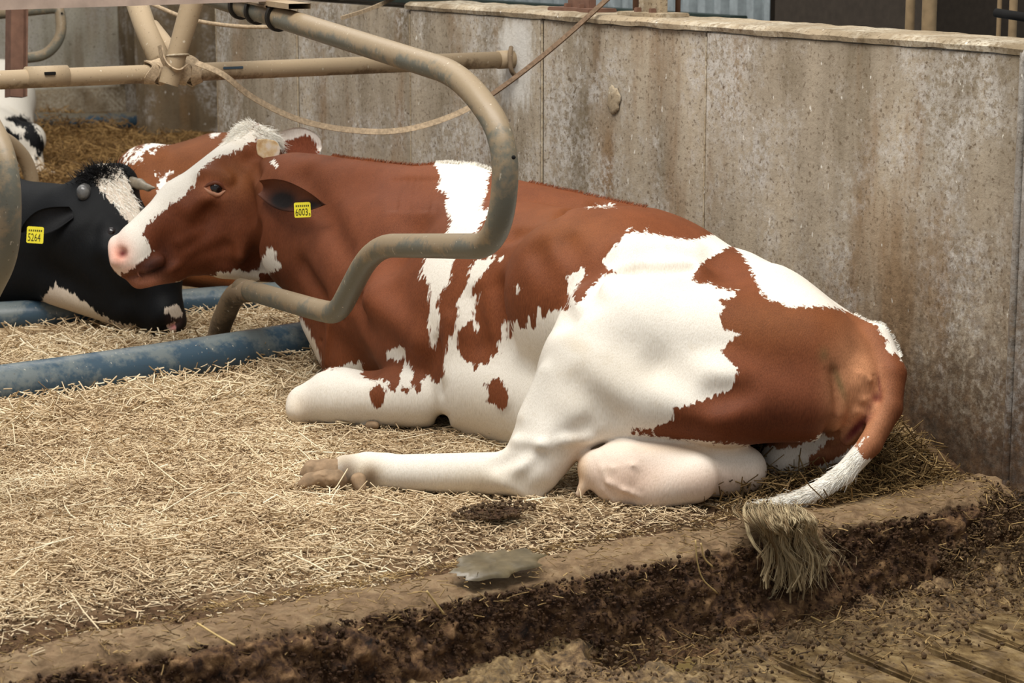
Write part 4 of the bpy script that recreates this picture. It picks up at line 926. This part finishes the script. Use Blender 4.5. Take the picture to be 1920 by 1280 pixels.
    for _ in range(2600):
        i = rg.integers(0, 5); t = rg.random(); uu = tp[i][0] * (1 - t) + tp[i + 1][0] * t + rg.normal() * 5; vv = tp[i][1] * (1 - t) + tp[i + 1][1] * t + rg.normal() * 9
        p, nn = hit(bvh, uu, vv)
        if p is None or project(p)[2] > 5.2: continue
        dx, dy = tp[i + 1][0] - tp[i][0], tp[i + 1][1] - tp[i][1]; l = math.hypot(dx, dy); R.append(p); Dr.append(RT * dx / l - UP * dy / l + nn * .22 + rg.normal(size=3) * .12)
    strands('tail_hair', R, Dr, rg.uniform(.012, .028, len(R)), .0008, 'hair_white', root, grav=.15, curl=.3, seg=3, rng=rg)
    # hooves
    for (u1, v1, d1, r1, u2, v2, d2, r2) in ((640,884,5.07,27,590,884,5.05,22), (632,900,5.0,20,585,900,5.0,15)):
        a = at(u1, v1, d1); S = Solid(a - .12, a + .12, .004); S.add(a, at(u2, v2, d2), r1 * 5 / F, r2 * 5 / F, .01); S.add(at(u2 - 12, v2 + 6, d2), at(u2 - 20, v2 + 8, d2), r2 * .8 * 5 / F, 8 * 5 / F, .02)
        p, q = S.mesh(1); p = p + (fbm(p[:, 0] * 1, p[:, 2] + p[:, 1], 45, 3)[:, None] * .01); mesh_np('hoof', p, q, 'hoof_mud', root)
    a = at(676, 905, 5.0); S = Solid(a - .06, a + .06, .003); S.add(at(672, 900, 5.0), at(676, 914, 4.99), .018, .013, .01)
    p, q = S.mesh(1); mesh_np('dew_claw', p, q, 'hoof_mud', root)
    a = at(700, 797, 5.56); S = Solid(a - .06, a + .06, .003); S.add(at(694, 798, 5.56), at(704, 797, 5.55), .013, .010, .01)
    p, q = S.mesh(1); mesh_np('dew_claw', p, q, 'hoof_mud', root)
    return root, bvh

simple('lid_brown', (112, 64, 44), 0.6); simple('lid_pale', (196, 142, 112), 0.5, 0.3, .1)
def text_mesh(txt, size):
    c = bpy.data.curves.new('t', 'FONT'); c.body = txt; c.size = size; c.extrude = 0.0003; c.align_x = 'CENTER'; c.align_y = 'CENTER'; c.resolution_u = 2
    o = bpy.data.objects.new('t', c); COL.objects.link(o); dg = bpy.context.evaluated_depsgraph_get(); me = bpy.data.meshes.new_from_object(o.evaluated_get(dg)); bpy.data.objects.remove(o); return me
def ear_tag(root, ear_o, uv, wpx, hpx, d, num, rot):
    w = wpx * d / F; h = hpx * d / F; bm = bmesh.new(); k = .22 * w
    prof = []
    for cx, cy, a0 in ((w/2-k*.5, h/2-k*.9, 0), (-w/2+k*.5, h/2-k*.9, 90), (-w/2+k*.4, -h/2+k*.4, 180), (w/2-k*.4, -h/2+k*.4, 270)):
        for i in range(5): t = math.radians(a0 + i * 22.5); r = k * .5 if a0 < 100 else k * .4; prof.append((cx + r * math.cos(t), cy + r * math.sin(t)))
    vs = [bm.verts.new((x, y, 0)) for x, y in prof]; f = bm.faces.new(vs); r_ = bmesh.ops.extrude_face_region(bm, geom=[f])
    for g in r_['geom']:
        if isinstance(g, bmesh.types.BMVert): g.co.z += .0016
    bmesh.ops.recalc_face_normals(bm, faces=bm.faces)
    c = at(uv[0], uv[1], d); a = math.radians(rot)
    Mx = Matrix(((RT[0], UP[0], -FW[0], c[0]), (RT[1], UP[1], -FW[1], c[1]), (RT[2], UP[2], -FW[2], c[2]), (0, 0, 0, 1))) @ Matrix.Rotation(-a, 4, 'Z') @ Matrix.Rotation(math.radians(8), 4, 'Y')
    me = bpy.data.meshes.new('ear_tag'); bm.transform(Mx); bm.to_mesh(me); bm.free(); me.materials.append(M['tag_yellow'])
    tg = bpy.data.objects.new('ear_tag', me); COL.objects.link(tg); tg.parent = root; tg.matrix_parent_inverse = Matrix.Translation(-root.location)
    tg['label'] = 'yellow ear tag numbered ' + num
    t = text_mesh(num, h * .62)
    xs = [v.co.x for v in t.vertices]; sx = w * .74 / (max(xs) - min(xs))
    t.transform(Mx @ Matrix.Translation((-w * .05, -h * .2, .0021)) @ Matrix.Diagonal((sx, 1.0, 1, 1))); t.materials.clear(); t.materials.append(M['tag_ink'])
    o = bpy.data.objects.new('tag_number', t); COL.objects.link(o); o.parent = tg
    if num == '6003':
        t = text_mesh('s', h * .3); t.transform(Mx @ Matrix.Translation((w * .42, -h * .3, .0021))); t.materials.clear(); t.materials.append(M['tag_ink'])
        o = bpy.data.objects.new('tag_letter', t); COL.objects.link(o); o.parent = tg
    bars = bmesh.new()
    for i in range(7):
        m = Matrix.Translation(((-.36 + i * .12) * w, h * .2 , .0021)) @ Matrix.Diagonal((w * .07, h * .1, .0006, 1)); bmesh.ops.create_cube(bars, size=1, matrix=m)
    bars.transform(Mx); me = bpy.data.meshes.new('tag_print'); bars.to_mesh(me); bars.free(); me.materials.append(M['tag_ink'])
    o = bpy.data.objects.new('tag_print', me); COL.objects.link(o); o.parent = tg
    return tg
cow1, bvh1 = main_cow()

# ------------------------------------------------------------------ the other cows
def simple_coat(base, light, white, holes=(), darks=(), lights=()):
    def fn(P):
        u, v, d = project(P); w = poly_sd(u, v, white, holes) if white else np.full(len(u), -60.0)
        C = np.tile(np.array(s2l(base)), (len(u), 1)); L = np.tile(np.array(s2l(light)), (len(u), 1))
        for spots, rgb in darks: C = blend(C, soft(u, v, spots).clip(0, 1), rgb)
        for spots, rgb in lights: L = blend(L, soft(u, v, spots).clip(0, 1), rgb)
        return {'white': ('FLOAT', w), 'coat': ('FLOAT_COLOR', C), 'coat_light': ('FLOAT_COLOR', L)}
    return fn
def leaf_ear(name, base, tip, width, rgb, root, thick=.008):
    base = np.array(base); tip = np.array(tip); L = tip - base; up = UP - L * (UP @ L) / (L @ L); up /= np.linalg.norm(up); nr = np.cross(L, up); nr /= np.linalg.norm(nr)
    if nr @ FW > 0: nr = -nr
    V = []; nu, nv = 18, 11
    for sd in (0, 1):
        for i in range(nu):
            t = i / (nu - 1); w = width * (0.4 + 0.6 * math.sin(min(1, t * 1.5) * math.pi / 2)) * (1 - t ** 3) ** .8
            for j in range(nv):
                s = j / (nv - 1) * 2 - 1; V.append(base + L * t + up * w * s + nr * (.014 * (s * s - .3) - sd * thick * (1 - .9 * s * s) + .025 * math.sin(t * 2.6)))
    Q = []; m_ = nu * nv
    for i in range(nu - 1):
        for j in range(nv - 1):
            a_ = i * nv + j; Q.append((a_, a_ + 1, a_ + nv + 1, a_ + nv)); Q.append((m_ + a_, m_ + a_ + nv, m_ + a_ + nv + 1, m_ + a_ + 1))
        for j in (0, nv - 1): a_ = i * nv + j; Q.append((a_, a_ + nv, m_ + a_ + nv, m_ + a_))
    C = np.tile(np.array(s2l(rgb)), (len(V), 1))
    return mesh_np(name, V, Q, 'coat', root, True, {'white': ('FLOAT', np.full(len(V), -60.0)), 'coat': ('FLOAT_COLOR', C), 'coat_light': ('FLOAT_COLOR', C)})

# black cow eating, head down
bc = empty('cow', onz(60, 600)); tag(bc, 'black cow with white forehead and tag 5264, head lowered to the straw at the left', 'cow')
ZA = lambda p: Z(0, 180, 4.8, p); ZB = lambda p: Z(0, 180, 2.1333, p)
Bm = [(206,388,6.92,58, 292,515,6.82,46, .04), (292,515,6.82,45, 312,588,6.79,34, .03), (165,452,6.90,82, 252,560,6.84,46, .05), (312,590,6.78,34, 326,604,6.78,24, .02), (262,575,6.82,34, 300,612,6.80,20, .02), (110,530,6.92,44, 236,586,6.84,30, .04),
      (160,435,6.98,88, -40,462,7.15,132, .08), (-40,470,7.2,145, -330,470,7.55,215, .08), (-330,470,7.55,215, -700,470,8.0,225, .08), (60,520,7.0,52, -60,560,7.1,60, .05),
      (190,350,6.92,44, 220,345,6.95,40, .03), (205,432,6.80,20, 222,440,6.80,18, .03), (130,395,6.93,40, 150,380,6.93,36, .05), (245,520,6.76,14, 200,470,6.76,14, .06),
      (316,588,6.72,6, 320,594,6.715,6, .01,1,'S'), (300,616,6.75,4, 332,606,6.75,4, .008,1,'S')]
bw_ = [ZA([(890,612),(880,740),(850,745),(900,850),(970,920),(1060,1020),(1130,1110),(1190,1180),(1290,1100),(1250,980),(1210,900),(1160,780),(1110,670),(1040,640),(930,612)]),
       ZB([(170,805),(220,750),(300,795),(370,850),(450,905),(535,920),(545,960),(450,960),(370,930),(250,870),(170,850)]), ZB([(668,845),(700,833),(730,860),(727,888),(690,884),(668,868)]), ZB([(668,920),(700,905),(705,935),(690,945)]),
       ZA([(700,690),(760,665),(775,680),(730,695)])]
body, bvh2 = build_body('body', bc, Bm, 0, 0, 0.009, (1, 0, 0), simple_coat((15, 16, 18), (206, 192, 176), bw_, (), [([(330,600,14,14,.7)], (84, 66, 62)), ([(208,437,14,9,.5)], (60, 60, 62)), ([(320,595,8,8,.8)], (30, 14, 14))], [([(326,612,10,8,1)], (214, 140, 140)), ([(150,590,80,30,.4)], (196, 178, 140))]))
def P2(u, v, lift=0.0): p, n = hit(bvh2, u, v); return p - ray(u, v) * lift
e_ = leaf_ear('ear', P2(135, 398, .01), P2(42, 436, .08), .045, (20, 20, 22), bc)
ear_tag(bc, e_, (66, 439), 31, 34, float((P2(66, 439) - CAM) @ FW) - .13, '5264', 3)
def solid_part(name, prs, mat, parent, res=.003, noise_=0.0):
    pts = np.array([q[0] for q in prs] + [q[1] for q in prs]); R_ = max(max(q[2], q[3]) for q in prs) + .02
    S = Solid(pts.min(0) - R_, pts.max(0) + R_, res)
    for a, b, ra, rb in prs: S.add(a, b, ra, rb, .008)
    p, q = S.mesh(1)
    if noise_: p = p + (fbm(p[:, 0] + p[:, 1], p[:, 2] + p[:, 1] * .5, 40, 3) * noise_)[:, None]
    return mesh_np(name, p, q, mat, parent)
h0 = solid_part('horn', [(at(240, 340, 6.93), at(262, 345, 6.88), .019, .016), (at(262, 345, 6.88), at(278, 352, 6.85), .016, .010), (at(278, 352, 6.85), at(291, 352, 6.83), .010, .003)], 'horn_grey', bc)
hp = P2(158, 356); solid_part('horn', [(hp + FW * .01, hp - FW * .02 - UP * .004, .022, .019), (hp - UP * .008, hp - UP * .016 - FW * .02, .02, .018)], 'steel_cap', bc)['label'] = 'short shiny grey horn stub'
c = P2(209, 436); bm = bmesh.new(); bmesh.ops.create_uvsphere(bm, u_segments=20, v_segments=12, radius=0.018)
for v in bm.verts: v.co += Vector(c + ray(209, 436) * .014)
from_bm('eye', bm, 'eye_wet', bc, True)
rg = np.random.default_rng(4); R_ = []; D_ = []; T_ = []
for cu, cv, su, sv, tn_, n_ in ((190,322,22,7,0,420), (170,332,14,8,0,200)):
    for _ in range(n_):
        uu, vv = rg.normal(cu, su), rg.normal(cv, sv); p, nn = hit(bvh2, uu, vv)
        if p is None: p, nn = hit(bvh2, uu, vv + 14)
        if p is None: continue
        R_.append(p); D_.append(RT * rg.normal() * .5 + UP * rg.uniform(-.2, .8) + nn * .7)
strands('poll_hair', R_, D_, np.full(len(R_), .03) * rg.uniform(.5, 1.2, len(R_)), .0013, 'hair_black', bc, grav=.8, curl=.9, seg=5, rng=rg)
R_ = []; D_ = []
for _ in range(900):
    uu, vv = rg.uniform(185, 262), rg.uniform(312, 405); p, nn = hit(bvh2, uu, vv)
    if p is None or poly_sd(np.array([uu]), np.array([vv]), bw_[:1])[0] < 0: continue
    R_.append(p); D_.append(RT * (.3 + rg.normal() * .35) - UP * (.9 + rg.normal() * .3) + nn * .35)
strands('forehead_hair', R_, D_, np.full(len(R_), .026) * rg.uniform(.5, 1.2, len(R_)), .001, 'hair_white', bc, grav=.4, curl=.6, seg=4, rng=rg)

# red and white cow lying behind the two heads
rc = empty('cow', onz(420, 520)); tag(rc, 'red-brown cow with white streaks lying behind the two heads, only its back showing', 'cow')
Rm = [(292,335,7.35,66, 420,388,7.42,134, .06), (420,390,7.42,136, 530,420,7.4,112, .06), (262,330,7.35,46, 300,400,7.25,60, .05), (310,430,7.25,50, 420,480,7.25,56, .05),
      (330,500,7.22,34, 450,520,7.22,30, .03), (440,300,7.45,50, 400,296,7.45,44, .03)]
rw = [ZA([(1100,655),(1150,580),(1230,490),(1370,400),(1450,385),(1670,360),(1560,402),(1450,450),(1380,460),(1290,500),(1230,560),(1180,600)]), ZA([(1085,620),(1170,470),(1230,390),(1300,378),(1310,385),(1240,430),(1200,480),(1150,570)]),
      ZA([(1345,515),(1365,500),(1400,492),(1390,515),(1355,524)]), ZA([(1255,615),(1285,598),(1275,612)]), ZA([(1200,600),(1280,560),(1270,580),(1190,610),(1120,650)]),
      ZA([(1430,890),(1415,800),(1450,740),(1510,680),(1565,675),(1520,720),(1500,760),(1560,790),(1580,730),(1605,725),(1590,790),(1500,850)]), ZA([(1405,705),(1430,680),(1425,695)]),
      [(380,240),(440,235),(440,262),(395,262)] if False else [(395,250),(412,247),(410,256),(396,258)]]
build_body('body', rc, Rm, 0, 0, 0.011, (1, 0, 0), simple_coat((116, 68, 36), (236, 228, 218), rw, (), [([(420,290,60,30,.5)], (104, 58, 30))]))

# black and white cow far at the left edge
fc = empty('cow', onz(40, 325)); tag(fc, 'white cow with black patch on its hindquarters at the far left, near the back wall', 'cow')
Fm = [(0,170,11.4,58, 0,285,11.1,66, .08), (0,190,11.4,60, -160,190,11.9,85, .08), (20,290,11.05,40, 62,262,11.0,24, .05), (52,255,11.0,26, 66,300,10.98,13, .04), (66,300,10.98,13, 78,322,10.95,9, .03), (78,322,10.95,9, 98,324,10.9,7, .02),
      (60,300,10.9,9, 72,328,10.88,7, .02), (-160,200,11.9,90, -420,210,12.5,90, .08), (-20,260,11,60, -160,270,11.6,70, .06)]
fb = ZA([(40,205),(110,176),(200,175),(260,210),(310,260),(345,330),(395,400),(400,480),(380,540),(320,575),(325,490),(290,450),(240,400),(235,380),(100,420),(40,300),(60,290),(120,330),(200,370),(235,320),(230,295),(160,270),(90,230)])
build_body('body', fc, Fm, 0, 0, 0.012, (1, 0, 0), simple_coat((20, 20, 22), (232, 224, 210), [[(-900,0),(300,0),(300,400),(-900,400)]], (fb, ZA([(80,470),(150,600),(100,600)])), (), [([(78,315,20,30,.4)], (200, 170, 130))]))

# ------------------------------------------------------------------ straw
OCC = []
def straw_field(name, n, region, mat, label, lenr=(.015, .06), wid=(.0008, .0019), seed=1, dens=None, lift=.012, hfun=bed_h, tilt=.16, tone_mu=.55):
    rg = np.random.default_rng(seed); x = rg.uniform(region[0], region[1], n); y = rg.uniform(region[2], region[3], n)
    if dens is not None: k = rg.random(n) < dens(x, y); x, y = x[k], y[k]
    n = len(x); z = hfun(x, y) + rg.uniform(-.002, 1, n) ** 2 * lift + 0.012 * fbm(x, y, 30, 3)
    a = rg.uniform(0, 2 * np.pi, n) ; a = a + 1.2 * (fbm(x, y, 5, 2) * 4); s = rg.normal(0, tilt, n)
    L = lenr[0] + (lenr[1] - lenr[0]) * rg.random(n) ** 2.2
    D_ = np.stack([np.cos(a), np.sin(a), s], 1); P = np.stack([x, y, z], 1) - D_ * (L / 2)[:, None]
    P[:, 2] = np.maximum(P[:, 2], hfun(P[:, 0], P[:, 1]) - .004)
    tone = np.clip(rg.normal(tone_mu, .22, n) + .7 * fbm(x, y, 4, 3) , 0, 1)
    o = strands(name, P, D_, L, rg.uniform(wid[0], wid[1], n), mat, None, 0, .22, 2, tone, rng=rg)
    tag(o, label, 'straw', kind='stuff'); return o
def in_view(x, y, z=0.0, pad=260):
    u, v, d = project(np.stack([x, y, np.zeros_like(x) + z], 1)); return (u > -pad) & (u < 1920 + pad) & (v > -pad) & (v < 1280 + pad)
def dn(x, y):
    f = smooth(3.66, 3.95, y + .28 * fbm(x, y, 3, 3)) * (0.55 + 0.9 * (fbm(x, y, 5, 3) + .35).clip(0, 1))
    return in_view(x, y) * np.clip(f, .04, 1)
straw_field('straw_bedding', 250000, (0.2, WX - .05, 3.6, 6.4), 'straw', 'chopped yellow straw bedding spread over the cubicle floor', (.008, .050), (.0007, .0019), 1, dn, tilt=.24)
straw_field('straw_bedding', 2600, (0.2, WX - .05, 3.66, 6.4), 'straw', 'longer loose pale straws lying on top of the bedding', (.05, .13), (.0011, .002), 2, dn, .03, tilt=.3, tone_mu=.8)
straw_field('straw_bedding', 16000, (1.2, WX - .05, 5.2, 6.5), 'straw', 'straw heaped round the brisket tubes', (.02, .08), (.0012, .0026), 9, lambda x, y: in_view(x, y) * 1.0, .035, tilt=.4, tone_mu=.6)
farh = lambda x, y: 0.16 * fbm(x, y, 1.1, 4) + 0.05 * fbm(x, y, 6, 3)
straw_field('straw_bedding', 46000, (-.5, 5.0, 8.2, 13.4), 'straw_far', 'deep golden-brown straw heaped in the far stall', (.04, .10), (.0016, .003), 3, lambda x, y: in_view(x, y) * 1.0, .07, farh, .55)
# heap of straw against the wall foot behind the tail
straw_field('straw_heap', 9000, (2.85, WX - .05, 3.62, 4.25), 'straw_dirty', 'trodden straw heaped at the foot of the wall behind the tail', (.02, .09), (.0009, .002), 4, lambda x, y: smooth(3.62, 3.75, y) * smooth(2.8, 3.1, x), .06, tilt=.6, tone_mu=.62)
kh = lambda x, y: np.interp(y, pr[:, 0], pr[:, 1]) + .006
def khf(x, y): return np.interp(y, pr[:, 0], pr[:, 1]) + .012
straw_field('straw_crumbs', 3000, (.4, WX - .03, 3.5, 3.75), 'straw_dirty', 'short straw crumbs scattered on the muddy kerb top', (.008, .035), (.0007, .0014), 5, lambda x, y: in_view(x, y) * 1.0, .006, khf, .2)
def muckh(x, y):
    return -0.206 + .045 * smooth(3.1, 3.4, y) + .01 * fbm(x, y, 5, 3)
straw_field('straw_crumbs', 2600, (.9, WX - .04, 3.0, 3.46), 'straw_dirty', 'brown straw bits trodden into the alley muck', (.01, .05), (.0007, .0017), 6, lambda x, y: in_view(x, y, -.2) * smooth(3.0, 3.3, y), .012, muckh, .35, tone_mu=.5)

# crumbs and clods of dung (stuff), on kerb face, alley and bed edge
def clods(name, n, fn, size, mat, label, seed):
    rg = np.random.default_rng(seed); ico = bmesh.new(); bmesh.ops.create_icosphere(ico, subdivisions=1, radius=1)
    iv = np.array([v.co[:] for v in ico.verts]); fv = np.array([[v.index for v in f.verts] for f in ico.faces]); ico.free()
    c = fn(rg, n); n = len(c); s = size[0] + (size[1] - size[0]) * rg.random(n) ** 3
    sc_ = rg.uniform(.55, 1.25, (n, 1, 3)); V = iv[None] * sc_ * (1 + rg.normal(size=(n, len(iv), 1)) * .16) * s[:, None, None] + c[:, None, :]
    Fq = (fv[None] + (np.arange(n) * len(iv))[:, None, None]).reshape(-1, 3)
    o = mesh_np(name, V.reshape(-1, 3), Fq, mat, None, False); tag(o, label, 'dung', kind='stuff'); return o
def kerb_pts(rg, n):
    t = rg.random(n) ** .8 * .56; i = (t * 95).astype(int); x = rg.uniform(.6, WX - .03, n); d_ = rg.uniform(-.006, .008, n)
    return np.stack([x, pr[i, 0] + nr[i, 0] * d_, pr[i, 1] + nr[i, 1] * d_], 1)
simple('clod', (82, 62, 40), 0.75, .3, .5, 60); simple('clod_dark', (62, 43, 28), 0.8, .2, .6, 50)
clods('dung_crumbs', 16000, kerb_pts, (.001, .0062), 'clod_dark', 'dark crumbs of dung clinging to the face of the kerb', 21)
def alley_pts(rg, n):
    x = rg.uniform(.9, WX - .04, n); y = rg.uniform(3.0, 3.47, n); k = rg.random(n) < (smooth(3.05, 3.4, y) + .05); x, y = x[k], y[k]
    return np.stack([x, y, muckh(x, y) + rg.uniform(-.004, .006, len(x))], 1)
clods('dung_crumbs', 9000, alley_pts, (.001, .0065), 'clod', 'brown dung crumbs strewn along the foot of the kerb', 22)
def corner_pts(rg, n):
    x = rg.uniform(3.25, WX - .03, n); y = rg.uniform(3.3, 3.75, n); z = -.03 * np.ones(n) - .16 * smooth(3.5, 3.3, y) - .08 * smooth(3.5, 3.3, x)
    return np.stack([x, y, z + .03 * fbm(x, y, 12, 3) + .014 + rg.normal(0, .009, n)], 1)
clods('dung_crumbs', 9000, corner_pts, (.001, .0055), 'clod', 'dark heap of crumbly dung at the wall corner on the right', 24)
def pat_pts(rg, n):
    a = rg.random(n) * 6.28; r = rg.random(n) ** .5; c = onz(930, 966, 0); return np.stack([c[0] + np.cos(a) * r * .1, c[1] + np.sin(a) * r * .06, .008 + .012 * (1 - r) + rg.random(n) * .006], 1)
clods('dung_crumbs', 420, pat_pts, (.0015, .006), 'clod', 'dark crumbs around the dung patch below the hock', 25)
def bed_pts(rg, n):
    x = rg.uniform(.5, WX, n); y = 3.6 + abs(rg.normal(0, .22, n)); return np.stack([x, y, bed_h(x, y) + .004], 1)
clods('dung_crumbs', 3500, bed_pts, (.001, .0045), 'clod', 'small dark crumbs among the straw near the kerb edge', 23)
# dung pat sitting on the kerb edge
c = onz(940, 1072, .0); o = splat('dung_pat', c + (0, .02, .012), (0, -.3, 1), .10, .05, .006, 'dung', None, 3, .45); tag(o, 'wet grey-green dung pat on the kerb edge below the cow\'s hock', 'dung')
c = onz(925, 965, 0); o = splat('dung_pat', c + (0, .0, .006), (0, 0, 1), .07, .04, .004, 'clod_dark', None, 13, .5); tag(o, 'dark crumbly dung patch in the straw just below the hock', 'dung')
# distinct long straws, each a thing
def straw_stem(pix, z, w, label, y=None):
    P = [ony(u, v, y) if y is not None else onz(u, v, z) for u, v in pix]; o = tube('straw_stalk', spline(P, 14), w, 'straw_pale', sides=6); tag(o, label, 'straw')
simple('straw_pale', (196, 168, 112), .6, .3, .15, 40)
straw_stem([(1304,1012),(1307,1050),(1316,1082),(1345,1112)], 0, .0016, 'bent pale straw stalk hanging down the kerb face left of the tail switch', 3.47)
straw_stem([(1314,1018),(1322,1048),(1336,1062)], 0, .0018, 'short thick straw stalk on the kerb face beside the bent one', 3.475)
straw_stem([(1484,1145),(1520,1156),(1552,1172)], -.175, .0022, 'yellow straw stalk lying in the alley muck below the tail switch')
straw_stem([(1848,1048),(1858,1065),(1857,1094)], -.17, .0016, 'upright thin straw stalk in the muck at the lower right')
straw_stem([(800,1108),(815,1128),(832,1150)], 0, .0022, 'pale straw stalk lying across the kerb top, bottom centre', 3.51)
straw_stem([(370,1168),(405,1190),(440,1210)], .012, .002, 'pale straw stalk slanting over the kerb top at the lower left')
straw_stem([(1768,903),(1775,935),(1787,965)], 0, .0016, 'straw stalk poking down from the bed edge near the wall corner', 3.60)

def cornh(x, y): return -.03 - .16 * smooth(3.5, 3.3, y) - .08 * smooth(3.5, 3.3, x) + .03 * fbm(x, y, 12, 3) + .014
straw_field('straw_crumbs', 700, (3.28, WX - .05, 3.32, 3.75), 'straw_dirty', 'bits of straw caught in the dung heap at the wall corner', (.012, .05), (.0008, .0016), 31, None, .02, cornh, .5)
